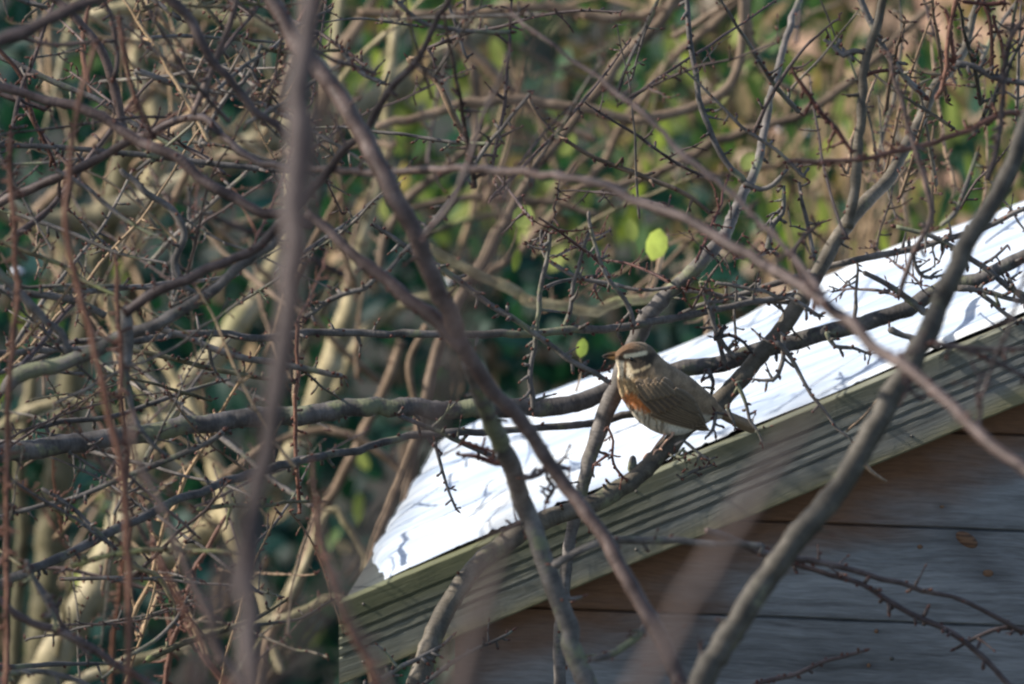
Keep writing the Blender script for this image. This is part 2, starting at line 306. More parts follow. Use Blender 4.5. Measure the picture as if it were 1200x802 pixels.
def scr(p):
    dd = np.array(p[:3]) - np.array(CAM); dep = dd @ np.array(FW)
    return dd @ np.array(RT) / dep / (0.08 / 1200) + 600, 401 - dd @ np.array(UP) / dep / (0.08 / 1200)
def branch(root, mat, name, pts, w, d, sides=10, knob=0.10, spurs=0.0, slen=(0.010, 0.03), ext=True, twigmat=None, rng=RND, wob=0.0, clear=None):
    """pts: photo positions along the branch; w: widths (px at 15 m scale by depth); d: distances"""
    n = len(pts)
    w = list(np.interp(np.linspace(0, 1, n), np.linspace(0, 1, len(w)), w)) if isinstance(w, (list, tuple)) else [w] * n
    d = list(np.interp(np.linspace(0, 1, n), np.linspace(0, 1, len(d)), d)) if isinstance(d, (list, tuple)) else [d] * n
    rows = []
    for i, (x, y) in enumerate(pts):
        dd = d[i] + (math.sin(i * 1.7 + x * 0.013) * wob if wob else 0)
        q = P(x, y, dd); rows.append([q.x, q.y, q.z, w[i] * 0.5 * dd / 15000.0])
    if ext:
        for end in (0, 1):
            x, y = pts[0] if end == 0 else pts[-1]; r = rows[0] if end == 0 else rows[-1]
            r2 = rows[1] if end == 0 else rows[-2]
            v = np.array(r[:3]) - np.array(r2[:3]); v /= np.linalg.norm(v) + 1e-9
            add = []
            def walk(tgt, lens, grow):
                q = np.array(r[:3]); dv = v.copy(); out = []; rad = r[3]
                for m_, L in enumerate(lens):
                    dv = dv * (1 - 0.22 * m_ / 2) + np.array(tgt) * 0.25 * m_; dv /= np.linalg.norm(dv); q = q + dv * L; rad *= grow; out.append([*q, rad])
                    if q[2] < -0.02: break
                return out
            if y >= 795: add = walk((0, 0, -1), (0.05, 0.08, 0.14, 0.25, 0.4, 0.5, 0.5, 0.6, 0.6), 1.05)
            elif x <= 5 or x >= 1195:
                if r[3] > 0.0028: add = walk((-0.25 if x <= 5 else 0.25, 0, -1), (0.05, 0.08, 0.12, 0.16, 0.2, 0.3, 0.4, 0.5, 0.5, 0.6), 1.04)
                else: add = walk((0, 0, 0.3), (0.04, 0.06, 0.08), 0.8)
            elif y <= 3: add = walk((0, 0, 0.5), (0.06, 0.1, 0.14, 0.2), 0.8)
            if end == 0: rows = add[::-1] + rows
            else: rows = rows + add
    if not ext:
        for end in (0, 1):
            r = rows[0] if end == 0 else rows[-1]; r2 = rows[1] if end == 0 else rows[-2]
            v = np.array(r[:3]) - np.array(r2[:3]); v /= np.linalg.norm(v) + 1e-9
            tip = [[*(np.array(r[:3]) + v * r[3] * a), r[3] * b] for a, b in ((0.5, 0.8), (0.85, 0.4), (1.0, 0.12))]
            if end == 0: rows = tip[::-1] + rows
            else: rows = rows + tip
    rs = crom(rows, 0.007 if sides > 6 else 0.010)
    thin = min(w) < 9
    # small kinks at the nodes
    nk = len(rs); kink = np.zeros((nk, 3)); i = 0; cur = np.zeros(3)
    while i < nk:
        stp = rng.randint(2, 5); nxt = np.array([rng.gauss(0, 1), rng.gauss(0, 1), rng.gauss(0, 1)]) * (0.0011 if thin else 0.0016)
        for k in range(stp):
            if i + k < nk: kink[i + k] = cur + (nxt - cur) * k / stp
        cur = nxt; i += stp
    kink[0] = 0; rs[:, :3] += kink
    g = Geo(); g.tube(rs, sides, knob * 1.25, rng=rng)
    if spurs > 0:
        bd = 0.9 if max(w) < 9 else 0.28
        for i in range(2, nk - 1):
            sx, sy = scr(rs[i]); 
            if not (-20 < sx < 1220 and -20 < sy < 820) or (clear and (sx - clear[0]) ** 2 + (sy - clear[1]) ** 2 < clear[2] ** 2): continue
            if rng.random() < bd * min(1.0, spurs / 8) * max(0.1, min(1.6, 0.8 + 1.9 * noise.noise((i * 0.13, max(w), rs[0, 0] * 9)))):
                t = rs[i + 1, :3] - rs[i - 1, :3]; t /= np.linalg.norm(t) + 1e-9; sd = rnd_dir(rng); sd -= t * (sd @ t); sd /= np.linalg.norm(sd); L = rng.uniform(0.003, 0.007); R = min(rs[i, 3], 0.0032)
                if rng.random() < 0.35:      # a short knobbly spur carrying its bud
                    q = rs[i, :3] + sd * rs[i, 3] * 0.6; e = q + (sd + t * rng.uniform(-.3, .8)) * rng.uniform(0.005, 0.011)
                    g.tube([(*q, R * 0.8), (*((q + e) / 2 + rnd_dir(rng) * 0.0008), R * 0.62), (*e, R * 0.75)], 6, 0.3, rng=rng); g.bud(e, e - q + rnd_dir(rng) * 0.003, L, min(R * 0.9, 0.002))
                else: g.bud(rs[i, :3] + sd * rs[i, 3] * 0.75, sd * 0.7 + t * 0.6, L * 0.9, max(0.0012, min(R * 0.8, 0.0022)))
        for e, f in ((0, 1), (-1, -2)):
            if rs[e, 3] < 0.0036: g.bud(rs[e, :3], rs[e, :3] - rs[f, :3], 0.008, max(rs[e, 3] * 1.05, 0.0014))
    o = g.build(name, mat, root)
    if spurs > 0:
        L = 0
        for i in range(3, len(rs) - 2):
            L += np.linalg.norm(rs[i, :3] - rs[i - 1, :3])
            dd = np.array(rs[i, :3]) - np.array(CAM); dep = dd @ np.array(FW); sx = dd @ np.array(RT) / dep / (0.08 / 1200) + 600; sy = 401 - dd @ np.array(UP) / dep / (0.08 / 1200)
            if not (-40 < sx < 1240 and -40 < sy < 842): continue
            if clear and (sx - clear[0]) ** 2 + (sy - clear[1]) ** 2 < clear[2] ** 2: continue
            if rng.random() < 1.1 * spurs * np.linalg.norm(rs[i, :3] - rs[i - 1, :3]):
                t = rs[i + 1, :3] - rs[i - 1, :3]; t /= np.linalg.norm(t)
                sd = rnd_dir(rng); sd -= t * (sd @ t) ; sd /= np.linalg.norm(sd); sd = sd + t * rng.uniform(0.1, 0.7) * rng.choice([1, 1, -0.3])
                sd[1] *= 0.6
                ln = rng.uniform(*slen) * (1 if rng.random() < 0.85 else 1.8)
                g2 = spur(rng, rs[i, :3] + sd / np.linalg.norm(sd) * rs[i, 3] * 0.7, sd, ln, min(rs[i, 3] * 0.75, rng.uniform(0.0014, 0.0023)))
                g2.build('twig', twigmat or mat, o)
    return o

# ------------------------------------------------------------------ setting
gv = [(-60, -10, 0), (60, -10, 0), (60, 140, 0), (-60, 140, 0)]
gr = make_obj('ground', gv, [(0, 1, 2, 3)], M_SOIL, smooth=False); gr['kind'] = 'structure'

# ------------------------------------------------------------------ shed
PSI, TH = math.radians(8.5), math.radians(24.8)
TT = math.tan(TH)
SO = P(397, 707, 15.35)
shed = thing('garden_shed', 'small weathered timber shed with grooved bargeboard and snow on its sloping roof, lower right', 'shed', (SO.x, SO.y, 0), rot=-PSI)
SH0 = SO.z
SHED_FRAME = shed
SM = Matrix.Translation((SO.x, SO.y, 0)) @ Matrix.Rotation(-PSI, 4, 'Z')
def shed_part(name, verts, faces, mat, parent=None, smooth=False, shift=(0, 0, 0)):
    """vertices in shed coordinates: x along the gable, y into depth, z up"""
    o = make_obj(name, [tuple(Vector(v) - Vector(shift)) for v in verts], faces, mat, None, smooth)
    o.parent = parent or shed; o.location = shift
    return o
def on_wall(px, py, y=0.04):
    """shed coordinates of the photo position on the gable plane"""
    inv = SM.inverted(); a = inv @ CAM; b = inv @ P(px, py, 15); v = b - a; t = (y - a.y) / v.y; return a + v * t
M_WALLB = timber('cladding_weathered', (0.225, 0.235, 0.25), (0.20, 0.098, 0.05), (0.12, 0.12, 0.125))
M_WALLW = M_WALLB
M_BARGE = timber('bargeboard_weathered', (0.235, 0.235, 0.225), (0.2, 0.15, 0.1), (0.145, 0.14, 0.13), True)
APEX = 1.10; DEPTH = 0.73
def roofz(x): return SH0 + (x if x <= APEX else 2 * APEX - x) * TT

def bargeboard(sgn):
    H = 0.103
    prof = [(0.0, 0.024), (0.0, 0.0015), (0.0015, 0.0)]
    for gpos in (0.255, 0.415, 0.535, 0.655):
        z = H * gpos; prof += [(z - 0.0026, 0.0), (z - 0.0012, 0.0036), (z + 0.0013, 0.0040), (z + 0.0027, 0.0003)]
    prof += [(H - 0.0025, 0.0), (H, 0.0025), (H, 0.024)]
    n = 160; vs = []; fs = []; k = len(prof)
    for i in range(n + 1):
        x = APEX * i / n
        for (s, y) in prof:
            wv = noise.noise((x * 4, s * 20, 0)) * 0.0008 + noise.noise((x * 45, s * 60, 3)) * 0.0005
            X = x if sgn > 0 else 2 * APEX - x
            vs.append((X, y + wv * (1 if y < 0.01 else 0), roofz(x) - s + noise.noise((x * 7, s * 30, 5)) * 0.0012 + noise.noise((x * 60, s * 30, 5)) * 0.0004))
    for i in range(n):
        for j in range(k):
            a, b = i * k + j, i * k + (j + 1) % k
            f = (a, b, b + k, a + k); fs.append(f if sgn > 0 else f[::-1])
    c0 = tuple(range(k)); c1 = tuple(n * k + j for j in range(k)); fs.append(c0[::-1] if sgn > 0 else c0); fs.append(c1 if sgn > 0 else c1[::-1])
    o = shed_part('bargeboard', vs, fs, M_BARGE, shift=(0, 0, SH0))
    return o
bb = bargeboard(1); bargeboard(-1)
def nail(x, s):
    vs = [(0, -0.001, 0)]; n = 10
    for q, (r_, y_) in enumerate(((0.0016, -0.0009), (0.0022, 0.0008))): vs += [(r_ * math.cos(a * 2 * math.pi / n), y_, r_ * math.sin(a * 2 * math.pi / n)) for a in range(n)]
    fs = [(0, 1 + a, 1 + (a + 1) % n) for a in range(n)] + [(1 + a, 1 + n + a, 1 + n + (a + 1) % n, 1 + (a + 1) % n) for a in range(n)]
    c = (x, -0.0002, roofz(x) - s); shed_part('nail_head', [(v[0] + c[0], v[1] + c[1], v[2] + c[2]) for v in vs], fs, M_NAIL, bb, smooth=True, shift=(0, 0, 0)).location = (0, 0, -SH0)
for x in (0.03, 0.36, 0.69, 1.02):
    for s_ in (0.014, 0.086): nail(x, s_)
# roof deck with felt, both slopes
for sgn in (1, -1):
    vs = []; 
    for x in (0.004, APEX):
        X = x if sgn > 0 else 2 * APEX - x
        for y, dz in ((0.0245, -0.002), (DEPTH, -0.002), (DEPTH, -0.016), (0.0245, -0.016)): vs.append((X, y, roofz(x) + dz))
    f = [(0, 4, 5, 1), (1, 5, 6, 2), (2, 6, 7, 3), (3, 7, 4, 0), (0, 1, 2, 3), (7, 6, 5, 4)]
    if sgn > 0: f = [q[::-1] for q in f]
    shed_part('roof', vs, f, M_FELT)
def box(name, x0, x1, y0, y1, z0, z1, mat, parent=None):
    v = [(x, y, z) for x in (x0, x1) for y in (y0, y1) for z in (z0, z1)]
    f = [(0, 1, 3, 2), (4, 6, 7, 5), (0, 4, 5, 1), (2, 3, 7, 6), (0, 2, 6, 4), (1, 5, 7, 3)]
    return shed_part(name, v, f, mat, parent)
# eave fascia
box('fascia', 0.008, 0.026, 0.026, DEPTH - 0.002, SH0 - 0.075, SH0 - 0.008, M_BARGE)
WL = 0.135
# gable cladding boards
zs = on_wall(1000, 615).z; zs2 = on_wall(1000, 727).z; pitch = zs - zs2
k0 = int((SH0 + APEX * TT - zs) / pitch) + 1
yF = 0.040
for i in range(-int(zs / pitch) , k0):
    zb = zs + i * pitch + 0.0005; zt = zb + pitch - 0.0010
    if zb < 0.02: continue
    ztop_lim = SH0 + APEX * TT - 0.02
    if zb > ztop_lim: continue
    zt = min(zt, ztop_lim)
    prof = [(zb, yF + 0.016), (zb, yF + 0.002), (zb + 0.002, yF), (zb + pitch * 0.5, yF + 0.001), (zt - 0.0024, yF + 0.0022), (zt - 0.0012, yF + 0.009), (zt, yF + 0.0125), (zt, yF + 0.016)]
    prof = [(min(z, zt), y) for z, y in prof]
    def xl(z): return max(WL, (z - SH0 + 0.018) / TT)
    n = 24; vs = []; k = len(prof)
    for a in range(n + 1):
        t = a / n
        for z, y in prof:
            x0 = xl(z); x1 = 2 * APEX - x0; x = x0 + (x1 - x0) * t
            vs.append((x, y + noise.noise((x * 3, z * 9, 4)) * 0.001, z))
    fs = [(a * k + j, a * k + (j + 1) % k, (a + 1) * k + (j + 1) % k, (a + 1) * k + j) for a in range(n) for j in range(k)]
    fs = [f for f in fs] + [tuple(range(k))[::-1], tuple(n * k + j for j in range(k))]
    shed_part('board', vs, fs, M_WALLW if i >= 1 else M_WALLB, shift=(0.3, 0, zb))
# side and back walls, corner posts, floor rim
box('side_wall', WL + 0.002, WL + 0.018, yF + 0.018, DEPTH - 0.03, 0.02, SH0 + WL * TT - 0.020, M_WALLB)
box('side_wall', 2 * APEX - WL - 0.018, 2 * APEX - WL - 0.002, yF + 0.018, DEPTH - 0.03, 0.02, SH0 + WL * TT - 0.020, M_WALLB)
vs = [(WL, DEPTH - 0.028, 0.02), (2 * APEX - WL, DEPTH - 0.028, 0.02), (2 * APEX - WL, DEPTH - 0.028, SH0 + WL * TT - .02), (APEX, DEPTH - 0.028, SH0 + APEX * TT - .02), (WL, DEPTH - 0.028, SH0 + WL * TT - .02)]
vs += [(x, y + 0.016, z) for x, y, z in vs]
shed_part('back_wall', vs, [(0, 1, 2, 3, 4), (9, 8, 7, 6, 5)] + [(i, i + 5, (i + 1) % 5 + 5, (i + 1) % 5) for i in range(5)], M_WALLB)
# knots and nail heads in the boards
def knot(px, py, rx, rz, tilt=0.0, mat=M_KNOT, bulge=0.0016, name='knot'):
    c = on_wall(px, py, yF + 0.0012); vs = [(0, -bulge, 0)]; n = 14
    for q, (s, y) in enumerate(((0.55, -bulge * 0.9), (0.85, -bulge * 0.2), (1.0, 0.0025))):
        for a in range(n):
            t = a * 2 * math.pi / n; x, z = rx * s * math.cos(t), rz * s * math.sin(t)
            vs.append((x * math.cos(tilt) - z * math.sin(tilt), y, x * math.sin(tilt) + z * math.cos(tilt)))
    fs = [(0, 1 + a, 1 + (a + 1) % n) for a in range(n)]
    for q in range(2): fs += [(1 + q * n + a, 1 + (q + 1) * n + a, 1 + (q + 1) * n + (a + 1) % n, 1 + q * n + (a + 1) % n) for a in range(n)]
    vs = [(v[0] + c.x, v[1] + c.y, v[2] + c.z) for v in vs]
    shed_part(name, vs, fs, mat, smooth=True, shift=tuple(c))
knot(1133, 633, 0.0165, 0.009, -0.55); knot(1158, 672, 0.008, 0.0055, 0); knot(1104, 594, 0.004, 0.0025); knot(1078, 641, 0.004, 0.003)
for q in ((1027, 740), (1018, 780), (803, 708), (1045, 772)): knot(*q, 0.003, 0.003, mat=M_NAIL if q[0] > 1040 else M_KNOT, name='nail_head' if q[0] > 1040 else 'knot')

# snow lying on the roof
def snow_sheet():
    nx, ny = 240, 110; vs = []; fs = []
    def left(y):       # ragged melted edge at the eave
        e = 0.047 * math.exp(-((y - 0.02) / 0.12) ** 2) + 0.004 + 0.006 * noise.noise((y * 18, 3, 1)) + 0.003 * noise.noise((y * 60, 5, 1))
        return max(0.0, e)
    for i in range(nx + 1):
        for j in range(ny + 1):
            v = j / ny; y = 0.0235 + (1 - v) ** 8 * max(0.0, -0.001 + 0.004 * noise.noise((i * 0.16, 2, 2)) + 0.0025 * noise.noise((i * 0.6, 7, 2))) + (DEPTH - 0.0235 - 0.004) * v
            x0 = left(y); x = x0 + (APEX - x0) * (i / nx) ** 1.15
            ed = min((x - x0) / 0.035, 1.0); ef = min(max(0, y - 0.0235) / 0.02, 1.0); eb = min((DEPTH - y) / 0.04, 1)
            ef = math.sqrt(max(0, ef * (2 - ef))); ed = math.sqrt(max(0, ed * (2 - ed))); eb = math.sqrt(max(0, eb * (2 - eb)))
            sx, sy = x * 1.0 + y * 0.45, y - x * 0.10
            h = 0.016 + 0.016 * noise.noise((sx * 3.0, sy * 11, 2)) + 0.006 * noise.noise((sx * 6, sy * 26, 7)) + 0.0012 * noise.noise((sx * 24, sy * 60, 9))
            h = max(h, 0.004) * ed * (0.35 + 0.65 * ef) * eb
            xo = x - 0.004 * (1 - ed) * 0
            vs.append((xo, y, roofz(x) + h))
    st = ny + 1
    for i in range(nx):
        for j in range(ny): a = i * st + j; fs.append((a, a + st, a + st + 1, a + 1))
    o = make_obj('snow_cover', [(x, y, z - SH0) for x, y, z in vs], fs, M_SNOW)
    o.location = (SO.x, SO.y, SH0); o.rotation_euler = (0, 0, -PSI)
    o['label'] = 'bright white streaky snow lying on the near slope of the shed roof'; o['category'] = 'snow'
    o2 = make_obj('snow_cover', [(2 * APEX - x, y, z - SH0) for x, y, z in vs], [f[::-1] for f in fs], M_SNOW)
    o2.location = (SO.x, SO.y, SH0); o2.rotation_euler = (0, 0, -PSI)
    o2['label'] = 'snow on the far slope of the shed roof beyond the ridge'; o2['category'] = 'snow'
snow_sheet()


# an unseen bare tree added left of the view so its crown dapples the near branches
def shade_tree():
    rg = random.Random(41)
    t = thing('added_shade_tree', 'dense bare tree added unseen outside the view on the left to dapple the near branches', 'tree', (-5.4, 14.0, 0))
    def tb(name, pts, par, sides=7, step=0.06):
        g = Geo(); g.tube(crom(pts, step), sides, 0.08, rng=rg); return g.build(name, M_GREY, par)
    tb('trunk', [(-5.4, 14.0, -0.05, 0.13), (-5.45, 14.05, 1.2, 0.11), (-5.3, 14.0, 2.6, 0.09), (-5.35, 14.1, 4.0, 0.07), (-5.3, 14.05, 5.6, 0.04), (-5.3, 14.1, 7.0, 0.012)], t, 12)
    for i in range(26):
        z0 = rg.uniform(2.8, 5.6); y1 = rg.uniform(12.8, 15.12); z1 = z0 + rg.uniform(0.1, 1.6); x1 = -5.3 + rg.uniform(-1.3, 1.3)
        a = np.array([-5.33, 14.03, z0]); b = np.array([x1, y1, z1]); m = (a + b) / 2 + np.array([rg.gauss(0, .1), rg.gauss(0, .08), rg.uniform(-.15, .05)])
        pts = [(*a, 0.028), (*m, 0.02), (*b, 0.008)]; lb = tb('limb', pts, t)
        rs = crom(pts, 0.12)
        for k in range(2, len(rs)):
            for _ in range(2):
                d = rnd_dir(rg); d[2] = abs(d[2]) * .6; L = rg.uniform(0.25, 0.7); q = rs[k, :3]; e = q + d * L
                e[1] = min(e[1], 15.22); f = (q + e) / 2 + rnd_dir(rg) * 0.04; f[1] = min(f[1], 15.22)
                tb('branch', [(*q, 0.009), (*f, 0.0065), (*e, 0.003)], lb, 5, 0.1)
# ------------------------------------------------------------------ woody plants
def foot(px, d): q = P(px, 401, d); return (q.x, q.y, 0)
shade_tree()
T = {}
T['perch'] = thing('fruit_tree', 'bare grey-barked tree whose lichened branches cross in front of the roof and carry the bird', 'tree', foot(560, 15.0))
T['lean'] = thing('leaning_tree', 'bare dark purplish stems leaning from top left down to bottom centre, left of the bird', 'tree', foot(760, 13.9))
T['right'] = thing('young_tree', 'smooth olive-brown slanting stem rising from bottom right across the snow to the right edge', 'tree', foot(800, 13.6))
T['arch'] = thing('arching_shrub', 'long purple-brown branch arching from upper left over the snow to the right edge', 'shrub', foot(-250, 14.0))
T['grey'] = thing('bare_bush', 'twiggy grey bare bush spreading low across the left half', 'bush', foot(-300, 14.5))
T['red'] = thing('red_stemmed_shrub', 'thin reddish-brown upright shoots in front of the grey bush on the left', 'shrub', foot(110, 13.6))
T['pale'] = thing('pale_trunked_tree', 'thick sunlit pale olive trunks and limbs behind the bush on the left', 'tree', foot(60, 17.3))
T['tan'] = thing('tan_stemmed_shrub', 'blurred tan and pinkish stems crossing before the green hedge at top centre', 'shrub', foot(540, 16.8))
T['wallb'] = thing('low_shrub', 'thin dark shoots reaching across the shed boards at bottom right', 'shrub', foot(1250, 14.2))
T['upright'] = thing('upright_shrub', 'knobbly grey upright branches with red-tipped twigs at top right', 'shrub', foot(1080, 14.9))

r1 = random.Random(11)
def B(key, pts, w, d, mat=None, spurs=8.0, slen=(0.008, 0.024), name='branch', **kw):
    mats = dict(perch=M_GREY, lean=M_PURP, right=M_OLIVE, arch=M_PURP, grey=M_GREY, red=M_RED, pale=M_PALE, tan=M_TAN, wallb=M_PURP, upright=M_GREY)
    return branch(T[key], mat or mats[key], name, pts, w, d, spurs=spurs, slen=slen, rng=r1, **kw)
BIRD = (775, 480, 78)
# perch tree
B('perch', [(0,532),(60,524),(120,514),(200,503),(260,493),(330,487),(400,479),(470,477),(540,480),(620,478),(680,472),(722,457),(765,442),(810,430),(850,426),(900,410),(960,390),(1010,378),(1060,363),(1110,338),(1150,325),(1200,300)], [24,22,22,22,22,20,20,20,19,18,16], [14.9,15.0,15.09,15.10,15.08], spurs=9, clear=BIRD, sides=12)
B('perch', [(937,0),(926,30),(913,75),(905,110),(896,150),(889,190),(876,218),(860,250),(845,280),(825,305),(800,330),(775,352),(755,376),(744,402),(728,440),(712,480),(697,520),(686,558),(680,590),(668,640),(661,700),(656,760),(655,812)], [8,8,9,10,12,15,17,19,21,21,19,15,14,14,15], [15.5,15.3,15.055,15.05,15.03,15.0], spurs=7, clear=BIRD, sides=12)
B('perch', [(1148,-8),(1134,50),(1117,77),(1094,104),(1077,143),(1060,175),(1042,208),(1017,235),(990,265),(965,310),(938,352),(905,400),(872,440),(842,470),(816,492),(797,509),(781,525),(766,541),(749,557),(730,571),(698,588),(645,607),(603,628),(562,660),(530,702),(505,752),(485,812)], [8,11,13,14,15,17,18,19,20,22,22,22,21,21,22,22,23,24,25], [15.35,15.25,15.15,15.08,15.05,15.0,14.97,14.93,14.85], mat=M_OLIVE, spurs=6, clear=(790,500,70), sides=12)
B('perch', [(748,562),(743,549),(743,536)], [13,12,9], 14.99, spurs=0, ext=False)
B('perch', [(33,668),(83,648),(127,625),(167,607),(207,585),(250,570),(290,556),(333,545),(383,534),(430,524),(467,514),(533,506),(567,508),(633,501),(683,497),(742,485)], [11,11,10,10,9,9,8,9], [14.6,14.8,15.0,15.07], spurs=10, clear=BIRD)
B('perch', [(0,684),(33,668)], [11,11], 14.6, spurs=0)
B('perch', [(0,413),(60,411),(117,405),(177,397),(233,390),(300,396),(350,391),(400,390),(530,392),(640,390),(735,385),(770,376),(800,371),(870,356),(942,345)], [8,9,9,9,10,9,7], [14.8,14.9,15.0,15.1], spurs=10)
B('perch', [(513,313),(545,335),(573,357),(617,383),(650,407),(683,430),(712,448)], [7,7,6], 14.95, spurs=10, ext=False)
B('perch', [(440,262),(475,290),(513,313)], [5,7], 14.95, spurs=10, ext=False)
B('perch', [(643,275),(640,310),(633,350),(627,400),(622,440),(624,475)], [5,6,6,7], 14.97, spurs=16, ext=False)
B('perch', [(690,272),(675,325),(668,358),(661,388)], [4,5,6], 15.0, spurs=16, ext=False)
B('perch', [(690,250),(698,290),(712,325),(731,353),(741,382)], [4,5,6], 14.98, spurs=20, ext=False)
B('perch', [(633,272),(638,298),(655,312),(680,326),(717,333),(750,340),(790,337)], [4,5,5,4], 15.02, spurs=14, ext=False)
B('perch', [(510,520),(514,536),(518,552),(524,572),(534,596)], [5,4,3], 14.9, spurs=20, ext=False, slen=(0.004, 0.01))
B('perch', [(467,487),(517,507),(548,522),(590,542)], [5,6,7], 14.95, spurs=12, ext=False)
B('perch', [(745,435),(765,455),(795,470)], [3,3], 15.12, spurs=0, ext=False)
B('perch', [(838,350),(835,380),(846,410),(850,428)], [3,5,7], 15.06, spurs=22, ext=False)
B('perch', [(818,330),(830,360),(838,385),(850,405),(862,418)], [3,5,6], 15.04, spurs=30, ext=False)
B('perch', [(838,395),(852,392),(870,402),(880,415)], [6,4,3], 15.04, spurs=25, ext=False)
B('perch', [(830,436),(836,450),(832,470),(826,478)], [6,4,3], 15.06, spurs=25, ext=False)
B('perch', [(863,330),(862,370),(863,410)], [3,3], 15.08, spurs=10, ext=False)
B('perch', [(800,341),(850,348),(900,355),(946,354)], [5,6,5], 15.1, spurs=14, ext=False)
B('perch', [(800,367),(843,350),(893,338),(946,321),(1000,306),(1050,295),(1093,286),(1133,273),(1165,262),(1200,245)], [5,7,8,7,6], 15.12, spurs=16)
B('perch', [(840,331),(880,338),(925,350),(960,368)], [4,5,5], 15.02, spurs=20, ext=False)
B('perch', [(1013,320),(1033,330),(1057,345),(1083,364)], [6,7,9], 15.0, spurs=8, ext=False)
B('perch', [(1050,266),(1090,278),(1120,293),(1150,312),(1175,328),(1200,344)], [5,6,7,7], 15.0, spurs=16)
B('perch', [(1150,310),(1168,300),(1180,288)], [4,3], 15.0, spurs=30, ext=False)
B('perch', [(1122,338),(1155,342),(1180,350),(1200,354)], [8,6,5], 15.0, spurs=16)
B('perch', [(1182,325),(1190,345),(1200,352)], [5,4], 15.0, spurs=10)
B('perch', [(1003,310),(1004,345),(1002,372)], [3,5], 15.0, spurs=24, ext=False)
B('perch', [(912,402),(924,416),(940,443),(960,473),(980,500),(998,518)], [8,5,4,3], 14.95, spurs=14, ext=False)
B('perch', [(993,506),(1013,488),(1024,474),(1037,462)], [3,3], 14.95, spurs=0, ext=False, mat=M_TAN)
B('perch', [(863,450),(874,473),(881,497),(893,518)], [5,4,3], 14.97, spurs=20, ext=False)
B('perch', [(1046,386),(1060,394),(1097,404)], [9,7,7], 14.9, spurs=4, ext=False)
B('perch', [(970,391),(980,405),(1000,409),(1020,415)], [6,5,3], 15.02, spurs=24, ext=False)
B('perch', [(920,395),(912,440),(898,447),(885,446)], [6,5,3], 15.0, spurs=30, ext=False)
B('perch', [(1070,297),(1074,315),(1085,325),(1104,322)], [4,5,3], 15.02, spurs=30, ext=False)
B('perch', [(1150,345),(1172,365),(1186,374),(1200,380)], [6,4], 15.0, spurs=20)
for q in ([(793,522),(802,517),(815,528),(830,540)], [(795,535),(801,527),(803,548)], [(800,560),(815,552),(836,545)], [(838,485),(836,503),(828,512)], [(852,478),(858,490),(862,500)]):
    B('perch', q, [5, 3], 14.98, spurs=24, ext=False, slen=(0.004, 0.01))
for q in ([(712,502),(718,520),(716,535),(722,550),(730,560)], [(696,546),(712,533)], [(680,432),(690,436),(712,433)]):
    B('perch', q, [3, 3.5], 14.96, spurs=26, ext=False, slen=(0.004, 0.009), mat=M_BUD)
# leaning purple stems
B('lean', [(312,-10),(345,45),(385,95),(410,135),(440,185),(468,240),(500,305),(522,360),(545,410),(575,455),(615,502),(655,555),(695,612),(725,665),(755,718),(785,770),(800,812)], [19,20,21,22,22,21,18,17,17,18,20,20], [13.9,13.8,13.9,13.8], spurs=4, sides=12)
B('lean', [(360,250),(400,286),(440,320),(480,350),(512,375),(545,408)], [10,14,18,20], [13.9,13.84], spurs=4, sides=10)
B('lean', [(548,425),(562,460),(578,497),(597,540),(615,590),(633,640),(650,690),(668,748),(692,812)], [15,19,22,22,22,21,23,24], [14.0,14.2,14.2], mat=M_GREY, spurs=7, sides=12)
B('lean', [(597,542),(580,543),(560,535),(545,533),(536,532)], [8,7,5,3], 14.2, mat=M_BUD, spurs=22, ext=False, slen=(.005,.012))
B('lean', [(600,545),(585,532),(560,524),(545,518)], [6,5,4], 14.22, spurs=10, ext=False, mat=M_BUD)
B('lean', [(615,560),(632,556),(645,545),(665,549)], [6,6,4], 14.15, spurs=28, ext=False, slen=(.005,.014))
B('lean', [(640,590),(650,572),(642,560),(640,548)], [5,5,3], 14.15, spurs=28, ext=False, slen=(.005,.014))
B('lean', [(618,605),(605,612),(590,625)], [5,4], 14.25, spurs=20, ext=False)
B('lean', [(650,660),(685,643),(710,635),(740,632),(800,634),(850,638),(893,641)], [9,10,9,8,7], 14.15, mat=M_GREY, spurs=8, ext=False)
B('lean', [(660,700),(672,702),(680,700)], [7,4], 14.2, spurs=20, ext=False, mat=M_GREY)
B('lean', [(767,722),(745,745),(720,765),(698,772)], [10,9,7], 14.1, mat=M_GREY, spurs=14, ext=False)
# right olive stem
B('right', [(1215,110),(1200,150),(1185,190),(1162,238),(1132,290),(1107,345),(1086,390),(1062,430),(1036,480),(1008,532),(976,582),(940,626),(905,670),(870,722),(838,772),(812,815)], [18,20,21,23,25,26,27,28,28,29,30], [13.8,13.7,13.6], spurs=2.5, sides=14)
B('right', [(1095,403),(1133,411),(1165,424),(1200,440)], [7,6,5], 13.7, spurs=6, mat=M_PURP)
B('right', [(1097,402),(1130,409),(1165,411),(1200,409)], [6,6,5], 13.7, spurs=4, mat=M_PURP)
B('right', [(1062,447),(1070,460),(1078,466)], [6,4], 13.6, spurs=12, ext=False, mat=M_PURP)
B('right', [(1147,510),(1150,480),(1145,460),(1152,440)], [4,5,3], 13.5, spurs=20, ext=False, mat=M_PURP)
B('right', [(1203,20),(1184,50),(1178,83),(1176,123),(1168,165),(1158,215)], [6,7,7,8], 13.9, spurs=12, mat=M_PURP)
B('right', [(1200,330),(1182,385),(1165,425),(1150,470)], [4,5,4], 13.4, spurs=8, mat=M_PURP)
